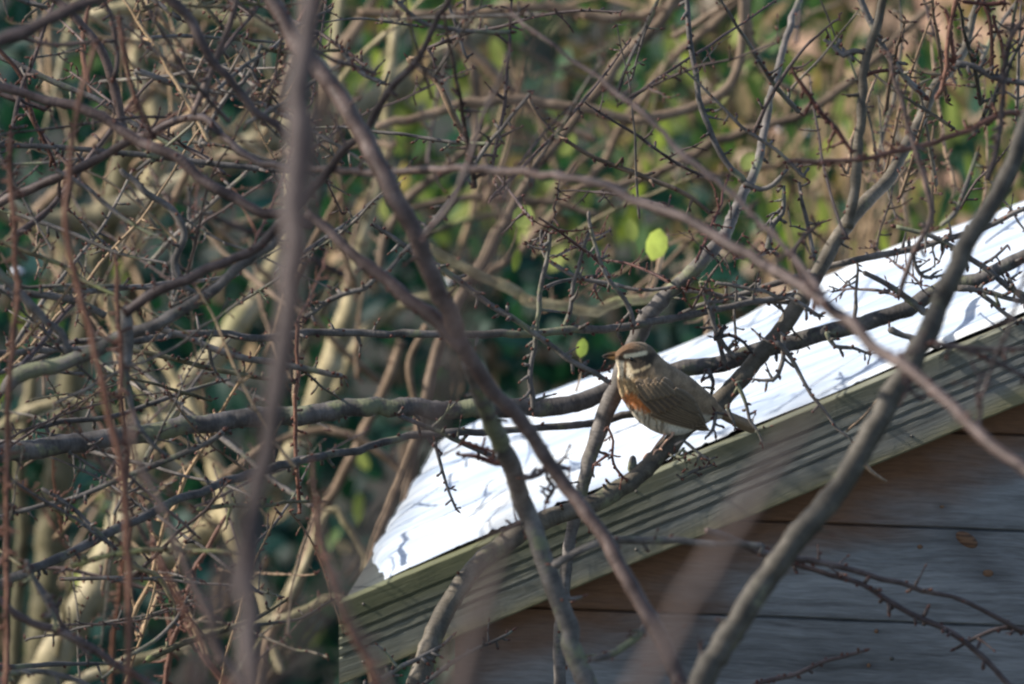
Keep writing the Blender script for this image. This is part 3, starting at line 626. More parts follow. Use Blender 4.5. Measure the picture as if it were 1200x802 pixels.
# arching purple branch and company
B('arch', [(0,240),(50,215),(100,195),(140,172),(180,155),(215,141),(240,140),(262,160),(295,187),(335,195),(380,200),(430,204),(500,200),(560,198),(620,203),(680,210),(740,232),(800,257),(860,290),(920,325),(965,355),(1000,380),(1040,413),(1080,445),(1120,482),(1160,520),(1202,552)], [11,11,10,9,9,9,9,9,10,11,13,14,15,14,14,14], [14.4,14.3,14.0,13.5,13.2,13.0], spurs=5, sides=12)
B('arch', [(0,105),(60,120),(110,135),(160,163),(210,190),(260,225),(300,243),(335,252),(362,262)], [11,12,13,12,12], [14.2,14.1], spurs=7)
B('arch', [(195,-5),(222,22),(240,55),(250,75),(280,105),(310,138),(338,162)], [12,12,10,9], 14.0, spurs=5)
B('arch', [(60,-5),(90,25),(112,50),(127,78),(137,112),(145,155)], [8,10,11,10], 14.6, spurs=5, ext=True)
B('arch', [(278,-5),(268,30),(255,65),(241,100),(226,135)], [7,8,8], 14.2, spurs=12)
B('arch', [(0,50),(40,33),(80,15),(112,-4)], [17,16,14], 13.2, spurs=3)
B('arch', [(20,42),(45,50),(75,53),(112,48)], [5,6,5], 13.9, spurs=14, ext=False)
B('arch', [(600,15),(633,43),(683,78),(733,117),(767,147),(800,180),(833,210),(867,237),(893,263),(930,300),(955,335),(965,355)], [4,5,6,7,7,7,8,9], [13.8,13.5,13.2], spurs=7, ext=False)
B('arch', [(120,-5),(130,25),(138,60),(134,90)], [5,5,6], 14.3, spurs=14)
B('arch', [(232,0),(250,22),(268,40),(300,52),(340,62),(400,60)], [6,6,5,4], 14.6, spurs=8, mat=M_MOSS)
B('arch', [(305,55),(298,75),(285,95),(272,108),(255,130),(235,170)], [5,5,6], 14.6, spurs=14, ext=False, mat=M_GREY)
B('arch', [(1200,131),(1177,133),(1133,153),(1083,170),(1033,182),(983,191),(930,190)], [7,7,6,6,4], [14.2,14.0], spurs=4, mat=M_RED)
B('arch', [(528,-5),(510,30),(490,67),(467,97),(443,130),(423,160),(400,178),(380,205),(350,240),(323,270),(290,297),(250,314),(213,328),(180,345),(148,368)], [7,8,9,9,10,11,11,12,12], [13.9,14.1], spurs=7)
B('arch', [(597,60),(583,97),(563,143),(547,200),(528,240),(500,275)], [4,5,7,8,7], 13.3, spurs=5, ext=False)
# grey bush
B('grey', [(7,455),(20,440),(50,430),(83,424),(117,410),(150,393),(193,377),(233,353),(277,318),(317,287),(345,255)], [16,18,18,16,15,14,12,10,9], 14.35, spurs=5, ext=False)
B('grey', [(0,322),(20,340),(43,363),(67,390),(78,415)], [10,10,9], 14.2, spurs=8)
B('grey', [(0,338),(40,346),(83,353),(123,371)], [9,9,9], 14.5, spurs=8)
B('grey', [(0,336),(80,335),(150,337),(215,338)], [4,5,4], 14.6, spurs=8)
B('grey', [(183,383),(227,400),(260,413),(300,421),(345,429),(400,440)], [7,8,8,6], 14.7, spurs=7, ext=False)
B('grey', [(145,409),(200,420),(250,433),(300,442),(345,447)], [6,6,5], 14.8, spurs=9, ext=False, mat=M_MOSS)
B('grey', [(0,606),(33,597),(93,582),(133,565),(167,553),(200,538),(240,520),(262,505)], [5,6,7,6], 14.6, spurs=8)
B('grey', [(0,706),(33,728),(83,748),(117,765),(143,782),(182,806)], [9,10,9,9], 14.0, spurs=5, mat=M_PURP)
B('grey', [(0,790),(40,787),(73,793),(105,806)], [7,7,6], 14.2, spurs=6)
B('grey', [(30,660),(53,698),(62,720),(68,738)], [6,6,5], 13.9, spurs=8, ext=False)
B('grey', [(60,594),(100,618),(133,632),(157,662),(187,678),(203,708),(205,730)], [5,6,6,4], 14.7, spurs=22, ext=False, mat=M_MOSS)
B('grey', [(50,575),(90,600),(120,630),(148,655)], [5,6,5], 14.6, spurs=10, ext=False)
B('grey', [(120,795),(150,770),(180,752),(205,728),(222,700)], [4,5,4], 14.7, spurs=16, ext=False)
B('grey', [(100,765),(75,735),(55,700),(33,668)], [5,6,6], 14.1, spurs=8, ext=False, mat=M_PURP)
B('grey', [(0,170),(60,172),(120,178),(180,182),(250,193),(340,199)], [6,6,7,7], 14.7, spurs=9)
B('grey', [(330,0),(336,60),(300,130)], [5,6], 14.7, spurs=12, mat=M_TAN)
B('grey', [(0,437),(40,420),(90,402),(140,398),(180,392)], [6,7,7], 14.9, spurs=8)
B('grey', [(143,200),(170,225),(200,245),(215,275),(205,310),(215,335),(228,345)], [7,8,9,8], 14.5, spurs=9, ext=False)
B('grey', [(148,365),(150,400),(147,440),(155,480),(170,510),(195,535)], [14,13,8,6,5], 14.3, spurs=8, ext=False)
B('grey', [(620,118),(640,147),(683,177),(717,193),(750,207),(790,222),(830,248)], [4,5,6,5], 14.9, spurs=12, ext=False, mat=M_TAN)
B('grey', [(622,108),(600,137),(573,167),(557,193),(540,217),(512,257),(480,290),(440,330),(402,345),(360,372)], [4,5,5,6,6], 14.5, spurs=8, ext=False)
B('grey', [(457,-5),(487,22),(513,32),(543,37),(597,37)], [5,6,5,5], 14.4, spurs=6)
B('grey', [(535,35),(548,18),(570,8)], [4,3], 14.4, spurs=16, ext=False)
B('grey', [(400,55),(420,85),(452,98)], [5,6,5], 14.6, spurs=10, ext=False)
B('grey', [(480,70),(510,95),(530,130),(545,165)], [8,8,7], 15.2, spurs=6, ext=False, mat=M_TAN)
# red shoots
B('red', [(110,58),(98,100),(88,150),(82,200),(78,265),(88,320),(105,380),(120,450),(140,540),(150,640),(150,810)], [6,7,8,8,9,9], 13.3, spurs=4, name='shoot')
B('red', [(140,20),(150,90),(165,130),(177,158)], [5,5,4], 13.9, spurs=8, ext=False, name='shoot')
B('red', [(12,160),(13,220),(18,280),(20,360),(10,460),(8,810)], [6,7,7], 13.7, spurs=4, name='shoot')
B('red', [(366,540),(370,602),(377,645),(390,682),(410,735),(445,806)], [5,6,7,8], 12.9, spurs=4, name='shoot')
B('red', [(187,658),(213,708),(240,762),(275,808)], [7,8,8], 12.9, spurs=2, name='shoot')
B('red', [(155,490),(160,535),(187,592),(213,655),(233,702),(253,748),(283,808)], [7,8,9,10,10], 12.6, spurs=1.5, name='shoot', mat=M_PURP)
B('red', [(262,610),(240,650),(228,670),(215,720),(200,760),(195,806)], [5,6,6,6], 15.5, spurs=8, name='shoot')
B('red', [(180,640),(185,690),(200,730),(196,790)], [7,7,6], 15.9, spurs=8, name='shoot', ext=False)
B('red', [(348,380),(350,440),(346,520),(352,600)], [5,5,5], 14.9, spurs=8, name='shoot', ext=False)
B('red', [(135,300),(140,380),(143,450),(148,520),(146,600)], [5,6,6], 13.9, spurs=6, name='shoot', ext=False)
B('red', [(0,60),(25,90),(40,140),(62,190)], [5,6,5], 14.8, spurs=5, name='shoot')
# pale trunks
kw = dict(spurs=0, sides=14, name='trunk')
B('pale', [(40,812),(78,745),(112,685),(138,630),(155,575),(180,505),(225,448),(262,405),(298,355),(330,295),(345,240),(352,190),(380,130),(390,60),(400,-5)], [42,40,38,34,30,26,22,16,10], [17.0,17.3,17.6], **kw)
B('pale', [(120,680),(165,664),(215,641),(253,616),(290,584),(325,558),(350,520),(372,467),(392,410),(408,360),(420,300),(432,250),(450,190),(455,100),(470,-5)], [32,30,30,28,26,22,16,10], [17.1,17.3], **kw)
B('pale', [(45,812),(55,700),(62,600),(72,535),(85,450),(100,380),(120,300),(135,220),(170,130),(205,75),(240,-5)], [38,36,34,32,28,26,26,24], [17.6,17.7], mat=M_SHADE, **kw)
B('pale', [(100,20),(160,8),(220,12),(280,24),(318,34),(348,52),(372,76),(390,93),(405,120),(425,170)], [16,17,18,18,15,12], 16.8, **kw)
B('pale', [(600,10),(560,38),(520,66),(480,92),(442,118),(395,135),(340,152),(283,180),(233,208),(150,245),(62,262),(0,245)], [28,32,34,34,32,30,30,28], [17.8,17.6], **kw)
B('pale', [(-5,230),(27,247),(50,265),(75,292),(110,330),(140,390),(165,425),(180,455),(185,480)], [16,15,14,14,13], 16.6, **kw)
B('pale', [(147,420),(160,445),(172,470),(185,492),(205,530),(228,552),(245,570)], [12,14,12,7,5], 16.2, **kw)
B('pale', [(0,500),(40,480),(90,470),(130,480),(170,495),(205,490)], [14,14,12,10], 16.9, **kw)
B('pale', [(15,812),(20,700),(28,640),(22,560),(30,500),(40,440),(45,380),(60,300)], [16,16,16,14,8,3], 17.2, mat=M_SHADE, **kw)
B('pale', [(300,812),(315,750),(345,690),(372,610),(400,560),(440,480),(470,400)], [14,14,12,12], 16.8, mat=M_TAN, spurs=4, sides=10, name='trunk')
B('pale', [(340,700),(362,650),(385,600),(400,605),(420,635),(428,660),(425,700)], [10,9,9,8], 16.6, spurs=2, sides=8, name='trunk', ext=False)
B('pale', [(60,820),(110,790),(180,770),(260,740),(330,725),(400,700)], [14,13,12], 16.5, spurs=3, sides=8, name='trunk', ext=False)
B('pale', [(175,220),(190,170),(178,120),(160,80),(165,40)], [26,22,20,16], 17.4, **kw)
B('pale', [(395,460),(410,420),(440,380),(500,350),(560,345)], [14,13,11], 17.4, **kw)
# tan stems
kw = dict(sides=9, name='stem', spurs=5)
B('tan', [(792,-5),(762,35),(732,65),(705,100),(680,132),(655,165),(630,195),(610,225),(590,262),(565,310),(540,352),(515,400),(500,470),(480,560),(470,700)], [14,14,14,14,15,15,14], [16.6,16.5], **kw)
B('tan', [(870,-5),(850,15),(800,60),(765,100),(735,140),(700,200),(668,230),(640,262),(600,300),(555,330)], [12,11,10,10,9], 17.0, **kw)
B('tan', [(440,150),(500,136),(545,120),(600,118),(640,121),(690,131),(740,140),(800,132),(832,118),(855,98),(868,60),(870,0)], [10,12,12,12,12,10], 16.3, **kw)
B('tan', [(700,228),(780,198),(820,176),(850,162),(900,147),(950,127),(987,103),(1017,78),(1050,48),(1093,5)], [10,12,11,10,9], 16.7, **kw)
B('tan', [(500,290),(533,308),(573,327),(607,343),(633,356),(683,361),(723,356),(770,348),(800,325)], [11,13,14,12,11], 15.9, mat=M_MOSS, **kw)
B('tan', [(420,15),(490,18),(560,14),(640,8),(700,19),(730,20),(800,5)], [11,12,13,10], 16.6, **kw)
B('tan', [(525,40),(548,60),(573,80),(600,105),(640,140),(700,165)], [14,14,13,10], 17.0, **kw)
B('tan', [(875,0),(880,50),(900,90),(930,108)], [8,8,6], 16.3, **kw)
B('tan', [(800,210),(850,205),(900,195),(980,190),(1080,205)], [8,8,6], 16.7, **kw)
B('tan', [(470,240),(500,215),(530,190),(575,150)], [12,11,9], 16.8, **kw)
B('tan', [(440,330),(450,280),(470,250),(540,232),(620,235),(700,250)], [9,10,9,8], 16.8, **kw)
B('tan', [(830,550-180),(825,400),(812,430),(800,470)], [9,9,8], 15.95, ext=False, **kw)
B('tan', [(782,275),(775,300),(768,330),(755,345)], [5,6,6], 15.8, ext=False, **kw)
B('tan', [(530,600),(480,560),(430,520),(380,505),(320,520),(260,560)], [10,10,8], 16.6, ext=False, **kw)
B('tan', [(440,812),(430,700),(445,620),(470,560),(490,500),(480,430),(500,380)], [12,10,9,8], 16.4, **kw)
B('tan', [(550,-5),(545,40),(556,90),(560,150),(575,220),(590,260)], [12,12,10,9], 17.1, **kw)
# low shoots before the boards
B('wallb', [(828,622),(850,628),(897,650),(930,655),(963,660),(1033,677),(1083,692),(1133,708),(1187,735),(1205,740)], [8,9,9,7,6,6,7], [14.2,14.4], spurs=9, mat=M_PURP)
B('wallb', [(893,650),(930,662),(963,670),(1017,690),(1067,718),(1113,742),(1150,768),(1184,806)], [6,6,7,7,7], 14.3, spurs=9)
B('wallb', [(880,806),(900,798),(933,791),(967,775),(1013,763)], [6,6,5,4], 14.4, spurs=14)
B('wallb', [(1120,760),(1150,745),(1175,738),(1205,740)], [4,5,7], 14.4, spurs=16)
B('wallb', [(490,806),(533,775),(573,755),(600,738)], [6,5,3], 14.8, spurs=10, mat=M_GREY)
B('wallb', [(440,800),(470,780),(500,768),(530,745)], [6,6,3], 14.8, spurs=16, mat=M_GREY)
B('wallb', [(1012,542),(1020,553),(1037,563)], [6,5,3], 14.6, spurs=0, ext=False, mat=M_TAN)
B('wallb', [(818,796),(822,780),(820,758)], [8,6,5], 13.7, spurs=10, ext=False)
# uprights at top right
B('upright', [(1037,-5),(1028,27),(1017,67),(1012,100),(1007,150),(1002,200),(1000,235),(994,270)], [10,10,11,12,13,13], 14.6, spurs=5, mat=M_OLIVE)
B('upright', [(1013,61),(1000,58),(988,64),(978,56),(969,46)], [6,7,6,5], 14.6, spurs=8, ext=False, mat=M_GREY)
B('upright', [(1010,92),(1025,86),(1040,82)], [5,5,5], 14.6, spurs=4, ext=False, mat=M_BUD)
B('upright', [(1007,-5),(1020,23),(1040,63),(1062,90),(1085,112)], [8,8,8,7], 14.9, spurs=5)
B('upright', [(805,-5),(808,50),(820,115),(833,155),(850,187),(872,214)], [6,7,7,8], 14.95, spurs=9)
B('upright', [(873,214),(890,222),(905,217),(922,200)], [7,6,4], 14.95, spurs=14, ext=False)
B('upright', [(1120,75),(1140,78),(1160,90),(1180,95),(1200,98)], [8,7,7], 14.6, spurs=9)
B('upright', [(1121,-5),(1113,30),(1110,60),(1107,90),(1100,110)], [6,6,6], 14.5, spurs=12, mat=M_RED)
B('upright', [(1107,12),(1112,30),(1116,55),(1118,72)], [4,5,5], 14.5, spurs=22, ext=False, mat=M_BUD)
B('upright', [(1152,-5),(1160,30),(1162,60),(1163,90)], [5,5,5], 14.7, spurs=9, mat=M_RED)
B('upright', [(1165,20),(1172,45),(1176,70)], [4,4,5], 14.7, spurs=9, ext=False, mat=M_RED)
B('upright', [(1130,2),(1155,4),(1176,3)], [5,5,6], 14.5, spurs=8, ext=False, mat=M_BUD)
B('upright', [(1040,63),(1075,180),(1090,250),(1070,300),(1055,345)], [4,7,7,6], 14.0, spurs=6, ext=False, mat=M_PURP)
B('upright', [(930,83),(945,105),(960,130),(980,152),(998,178)], [4,6,6,5], 14.3, spurs=18, ext=False, mat=M_BUD)
B('upright', [(917,220),(917,250),(907,262),(900,290)], [4,6,8], 15.0, spurs=16, ext=False)
B('upright', [(935,215),(940,240),(948,270),(955,300)], [4,5,5], 15.0, spurs=14, ext=False)
B('upright', [(1145,180),(1130,225),(1118,250),(1105,262)], [5,6,6], 14.3, spurs=10, ext=False)
B('upright', [(960,262),(940,280),(930,300),(943,330),(955,350)], [4,6,7], 14.2, spurs=30, ext=False, mat=M_PURP)

# procedural in-between shoots ------------------------------------------
r2 = random.Random(23)
def fill(key, count, xr, yr, angs, lens, ws, dr, mats, spurs=7, bend=0.2, sides=6, name='branch', keep=None):
    for _ in range(count):
        for _try in range(20):
            x, y = r2.uniform(*xr), r2.uniform(*yr); a = math.radians(r2.choice(angs) + r2.gauss(0, 16)); L = r2.uniform(*lens)
            pts = []; b = r2.gauss(0, bend); n = max(4, int(L / 45)); cx, cy = x, y
            for i in range(n + 1):
                pts.append((cx, cy)); a += b / n + r2.gauss(0, 0.085); cx += math.cos(a) * L / n; cy -= math.sin(a) * L / n
            if keep is None or all(keep(*p) for p in pts): break
        else: continue
        w = r2.uniform(*ws); dd = r2.uniform(*dr)
        branch(T[key], r2.choice(mats), name, pts, [w, w * 0.85, w * 0.5] if w < 10 else [w * 0.3, w * 0.8, w, w * 0.8, w * 0.55, w * 0.15], [dd, dd + r2.uniform(-.25, .25)], sides=sides, spurs=spurs, ext=False, rng=r2, slen=(0.008, 0.028), knob=0.16)
lefty = lambda x, y: x < 470 + max(0, (300 - y)) * 0.5 and not (x > 405 and y > 520)
fill('grey', 46, (-40, 420), (-20, 820), (5, 20, -25, 160, 35), (120, 380), (3, 8), (14.2, 15.6), [M_GREY, M_GREY, M_PURP, M_MOSS], keep=lefty)
fill('red', 26, (-20, 380), (100, 860), (80, 95, 110, 70), (140, 420), (3, 6), (14.0, 16.4), [M_RED, M_TAN, M_STALK, M_PURP], spurs=5, name='shoot', keep=lefty)
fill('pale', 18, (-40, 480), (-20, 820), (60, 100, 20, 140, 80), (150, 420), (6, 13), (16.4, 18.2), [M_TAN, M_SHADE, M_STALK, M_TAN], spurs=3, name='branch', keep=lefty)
fill('pale', 5, (-40, 430), (-20, 800), (55, 45, 20, 130, 75), (200, 480), (12, 24), (16.6, 17.9), [M_PALE, M_PALE, M_TAN], spurs=0, sides=9, name='limb', keep=lefty)
fill('pale', 16, (-40, 470), (-20, 820), (55, 30, 150, 100, 80), (90, 300), (4, 9), (15.9, 17.2), [M_TAN, M_PALE, M_STALK], spurs=4, name='branch', keep=lefty)
fill('grey', 70, (-40, 440), (-20, 810), (10, 30, -35, 150, 60, 120, 85), (70, 230), (2.4, 4.5), (14.4, 16.0), [M_GREY, M_TAN, M_PURP, M_OLIVE], spurs=8, keep=lefty)
fill('red', 30, (-20, 440), (-20, 800), (70, 45, 110, 135), (80, 240), (2.5, 5), (15.6, 16.8), [M_STALK, M_TAN, M_RED], spurs=5, name='shoot', keep=lefty)
upper = lambda x, y: y < 600 - 0.42 * (x - 330) - 60 and x < 1230
fill('tan', 30, (380, 960), (-20, 420), (60, 120, 10, 165, 40, 95), (120, 360), (4, 9), (16.2, 18.2), [M_TAN, M_STALK, M_MOSS, M_TAN, M_PURP], spurs=4, name='stem', keep=upper)
fill('arch', 40, (150, 980), (-20, 260), (30, 150, 60, 100), (100, 260), (3, 6), (13.9, 15.0), [M_GREY, M_PURP], keep=upper)
fill('upright', 26, (960, 1220), (60, 300), (80, 95, 105, 60), (80, 260), (3, 6), (14.4, 15.9), [M_GREY, M_TAN, M_PURP, M_OLIVE], spurs=9, keep=lambda x, y: y < 320 and x > 900)
fill('perch', 12, (620, 1180), (230, 360), (85, 60, 20, 160, 120), (40, 110), (3, 5), (14.95, 15.08), [M_GREY, M_BUD, M_PURP], spurs=18, keep=lambda x, y: y > 200 and (x - 760) ** 2 + (y - 450) ** 2 > 95 ** 2)

# blurred saplings close to the lens -------------------------------------
NEAR = 'out-of-focus stems close to the viewer'
def near(label, pts, w, d, mat=M_NEAR, side=()):
    s = 1.0
    t = thing('sapling', label, 'sapling', foot(pts[-1][0], d if not isinstance(d, list) else d[-1]), NEAR)
    # widths are given as seen; convert to size at 15 m scale already done by branch()
    branch(t, mat, 'stem', pts, w, d, sides=14, knob=0.04, spurs=0.6, slen=(0.01, 0.03), rng=r1)
    for q, ww in side: branch(t, mat, 'side_shoot', q, ww, d, sides=10, knob=0.05, ext=True, rng=r1)
near('blurred grey-brown upright sapling, the widest stem left of centre', [(366,-8),(354,100),(348,200),(342,300),(333,400),(316,500),(302,580),(294,660),(292,730),(297,812)], [27,31,32,30,28,26,25,25,26], [11.4,11.1], M_NEAR)
near('very blurred pinkish stem crossing the upright sapling and leaning to bottom left', [(385,120),(362,230),(348,320),(335,410),(318,490),(292,590),(262,690),(225,812)], [10,15,18,20,21,22,23], 9.6, M_DARK)
near('faint grey-purple blurred stem from top centre curving down to bottom left', [(650,-8),(622,90),(600,190),(572,290),(543,390),(510,490),(462,590),(400,690),(330,770),(290,812)], [10,13,16,18,19,20,20], 8.6, M_DARK)
near('blurred pale mauve stem slanting over the bargeboard and boards, right of bottom centre', [(968,455),(925,515),(885,580),(850,640),(815,700),(775,770),(750,812)], [6,14,20,24,25,26], 9.0, M_PURP)
near('blurred reddish stem standing before the left end of the shed wall', [(606,560),(590,625),(573,680),(556,740),(540,812)], [5,14,22,27,29], 9.2, M_NEAR)
near('thin blurred brown stem slanting before the end of the bargeboard', [(375,600),(395,690),(420,740),(450,790),(462,812)], [5,8,9,10], 11.6)

# ------------------------------------------------------------------ leaves
def leaf_geo(g, rn, c, d, nrm, L, W, val, fold=0.25, curl=0.2):
    d = d / np.linalg.norm(d); s = np.cross(d, nrm); s /= np.linalg.norm(s) + 1e-9; nn = np.cross(s, d)
    prof = [(0.0, 0.06), (0.22, 0.8), (0.5, 1.0), (0.8, 0.78), (1.0, 0.12)]
    b = g.n
    for t, k in prof:
        m = c + d * L * t + nn * (curl * L * t * t * -1)
        for q in (-1, 0, 1):
            g.v.append(tuple(m + s * q * W * 0.5 * k + nn * abs(q) * fold * W * 0.5 * k)); g.uv.append((t, 0)); rn.append(val)
    for i in range(4):
        for q in (0, 1): a = b + i * 3 + q; g.f.append((a, a + 1, a + 4, a + 3))
    g.n += 15
r3 = random.Random(5)
hedge = thing('evergreen_hedge', 'dense dark evergreen hedge with glossy leaves filling the blurred background', 'hedge', foot(600, 19.8))
g = Geo(); rn = []
kk = 0.08 / 1200
for i in range(17500):
    d = 18.5 + 2.9 * r3.random() ** 0.8
    px = r3.uniform(-650, 1850); py = r3.uniform(-420, 900)
    q = P(px, py, d)
    top = 3.35 - 1.98 * min(1, max(0, (px - 920) / 120.0)) + 0.22 * noise.noise((px * 0.008, d, 0))
    if q.z < 0.05 or q.z > top: continue
    cl = noise.noise((q.x * 3.2, q.y * 2.0, q.z * 3.2))
    if cl < -0.18 and r3.random() < 0.8: continue
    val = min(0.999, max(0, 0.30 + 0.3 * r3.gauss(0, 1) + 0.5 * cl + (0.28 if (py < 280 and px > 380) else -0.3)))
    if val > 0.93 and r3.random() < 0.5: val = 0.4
    if px < 480 and py > 120 and r3.random() < 0.85: val = min(val, r3.uniform(0, 0.2))  # dim gaps of the thicket painted as darker leaf colour
    if 500 < px < 720 and 300 < py: val = min(val, 0.25)  # dark teal shadow in the middle put into the leaf colour
    dd = np.array([r3.gauss(0, 1), r3.gauss(-0.4, 0.8), r3.gauss(-0.5, 0.8)])
    L = r3.uniform(0.035, 0.075)
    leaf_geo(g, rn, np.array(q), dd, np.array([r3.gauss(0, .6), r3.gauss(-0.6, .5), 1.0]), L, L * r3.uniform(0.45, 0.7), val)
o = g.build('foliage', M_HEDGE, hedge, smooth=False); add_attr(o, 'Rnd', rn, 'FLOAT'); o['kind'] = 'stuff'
g = Geo()
for i in range(70):
    x = r3.uniform(-1.9, 1.9); y = P(0, 401, 19.2).y + r3.uniform(0, 1.5); p = np.array([x, y, -0.02]); rows = []
    dx = r3.gauss(0, .25)
    for k in range(7): rows.append((p[0], p[1], p[2], 0.012 * (1 - k * 0.12))); p = p + np.array([dx * .45 + r3.gauss(0, .05), r3.gauss(0, .05), 0.45])
    g.tube(crom(rows, 0.08), 6, 0.1, rng=r3)
o = g.build('hedge_stem', M_TAN, hedge); o['kind'] = 'stuff'
# front leaves that read as single bright blobs
def single_leaf(root, px, py, d, L, W, ang, mat, val=0.5, face=0.9):
    g = Geo(); rn = []; a = math.radians(ang); dd = np.array(RT) * math.cos(a) + np.array(UP) * math.sin(a)
    c = np.array(P(px, py, d)) - dd * L / 2
    leaf_geo(g, rn, c, dd, -np.array(FW) * face + np.array([r3.gauss(0, .35), 0, 0.25]), L, W, val, 0.15, 0.05)
    o = g.build('leaf', mat, root); add_attr(o, 'Rnd', rn, 'FLOAT')
    if d < 16.5 and root is T['tan']:
        k = Geo(); e = c - dd * 0.03 - np.array([0, 0, 0.012]); k.tube(crom([(*c, 0.0009), (*((c + e) / 2 + np.array([0.003, 0, 0])), 0.0011), (*e, 0.0016)], 0.004), 6); k.build('stalk', M_TAN, o)
    return o
single_leaf(T['tan'], 769, 287, 15.75, 0.040, 0.031, 75, M_LEAF, 0.8)
single_leaf(T['tan'], 682, 408, 15.6, 0.024, 0.015, 80, M_LEAF, 0.4)
single_leaf(T['tan'], 613, 254, 15.95, 0.030, 0.028, 60, M_LEAF, 0.9)
single_leaf(T['tan'], 740, 270, 16.4, 0.03, 0.018, 100, M_LEAF, 0.2)
single_leaf(T['tan'], 605, 305, 16.4, 0.03, 0.012, 260, M_LEAF, 0.1)
single_leaf(T['tan'], 877, 190, 16.2, 0.025, 0.02, 60, M_LEAF, 1.0)
single_leaf(T['tan'], 665, 170, 16.8, 0.034, 0.02, 60, M_LEAF, 0.5)
for i in range(150):
    px = r3.uniform(380, 1190); py = r3.uniform(-10, 330) * (0.55 + 0.45 * r3.random())
    if py > 540 - 0.42 * (px - 300) or (px > 1010 and py < 85): continue
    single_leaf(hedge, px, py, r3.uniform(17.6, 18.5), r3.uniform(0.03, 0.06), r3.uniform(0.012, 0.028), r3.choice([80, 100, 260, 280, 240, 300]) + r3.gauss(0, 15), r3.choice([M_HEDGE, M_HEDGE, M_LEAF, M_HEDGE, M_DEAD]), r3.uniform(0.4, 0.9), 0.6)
for i in range(34):
    single_leaf(hedge, r3.uniform(0, 480), r3.uniform(20, 760), r3.uniform(17.6, 18.5), r3.uniform(0.03, 0.06), r3.uniform(0.015, 0.03), r3.uniform(0, 360), r3.choice([M_HEDGE, M_HEDGE, M_LEAF, M_DEAD]), r3.uniform(0.3, 0.85), 0.6)
# dry stalks
dry = thing('dry_perennials', 'pale straw-coloured dry stalks standing before the hedge at top right', 'plants', foot(1080, 18.0))
for i in range(26):
    x = r3.uniform(890, 1240); d = r3.uniform(17.3, 18.6); top = r3.uniform(50, 220)
    branch(dry, M_STALK, 'stalk', [(x + r3.gauss(0, 12), 420), (x + r3.gauss(0, 8), 300), (x + r3.gauss(0, 12), (300 + top) / 2), (x + r3.gauss(0, 25), top)], [6, 5, 5, 3], d, sides=5, knob=0.2, spurs=2, slen=(.02, .05), ext=False, rng=r3)
for i in range(90):
    single_leaf(dry, r3.uniform(890, 1215), r3.uniform(75, 300), r3.uniform(17.4, 18.4), r3.uniform(0.03, 0.07), r3.uniform(0.008, 0.018), r3.choice([80, 100, 270]) + r3.gauss(0, 14), r3.choice([M_DEAD, M_DEAD, M_HEDGE, M_LEAF]), r3.random(), 0.6)
# snow lumps caught in the undergrowth
def lump(px, py, d, r, label):
    vs = []; fs = []; n, m = 10, 7; c = P(px, py, d)
    for i in range(m + 1):
        th = math.pi * i / m
        for j in range(n):
            ph = 2 * math.pi * j / n; v = Vector((math.sin(th) * math.cos(ph), math.sin(th) * math.sin(ph), math.cos(th) * 0.5))
            vs.append(tuple(v * r * 0.65 * (1 + 0.35 * noise.noise(v * 2 + c))))
    fs = [(i * n + j, (i + 1) * n + j, (i + 1) * n + (j + 1) % n, i * n + (j + 1) % n) for i in range(m) for j in range(n)]
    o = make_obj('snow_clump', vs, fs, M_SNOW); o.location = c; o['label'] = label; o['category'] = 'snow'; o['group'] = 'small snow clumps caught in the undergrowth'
lump(20, 318, 16.9, 0.015, 'snow clump caught in the twigs at the far left edge')
lump(918, 152, 18.2, 0.012, 'blurred white snow spot in the hedge, left of the upright stems')
lump(945, 156, 18.2, 0.010, 'second white snow spot in the hedge, nearest the thick upright stem')
lump(1055, 160, 18.2, 0.010, 'white snow spot behind the grey fork at upper right')
lump(528, 330, 17.6, 0.013, 'bluish snow clump behind the leaning purple stems')

# brick wall far behind at top right
WY = 22.9
wall = thing('brick_wall', 'pinkish sunlit brick garden wall far behind at the top right', 'wall', (0.3, WY, 0))
wm = [(x, y, z) for z in (0, 1.6) for x, y in ((0.3, WY + .012), (6.3, WY + .012), (6.3, WY + .212), (0.3, WY + .212))]
wf = [(0, 1, 5, 4), (1, 2, 6, 5), (2, 3, 7, 6), (3, 0, 4, 7), (4, 5, 6, 7)]
make_obj('mortar', wm, wf, M_MORTAR, wall, smooth=False)
bm_ = bpy.data.meshes.new('brick'); bx = [(x, y, z) for x in (-.105, .105) for y in (-.01, .02) for z in (-.0315, .0315)]
bm_.from_pydata(bx, [], [(0, 1, 3, 2), (4, 6, 7, 5), (0, 4, 5, 1), (2, 3, 7, 6), (0, 2, 6, 4), (1, 5, 7, 3)]); bm_.materials.append(M_BRICK)
for row in range(21):
    for c in range(13):
        x = 0.12 + c * 0.225 + (0.1125 if row % 2 else 0)
        o = bpy.data.objects.new('brick', bm_); COL.objects.link(o); o.parent = wall
        o.location = (x, 0.002 + r3.uniform(-.002, .002), 0.04 + row * 0.075)

wall.rotation_euler = (0, 0, math.radians(-40))
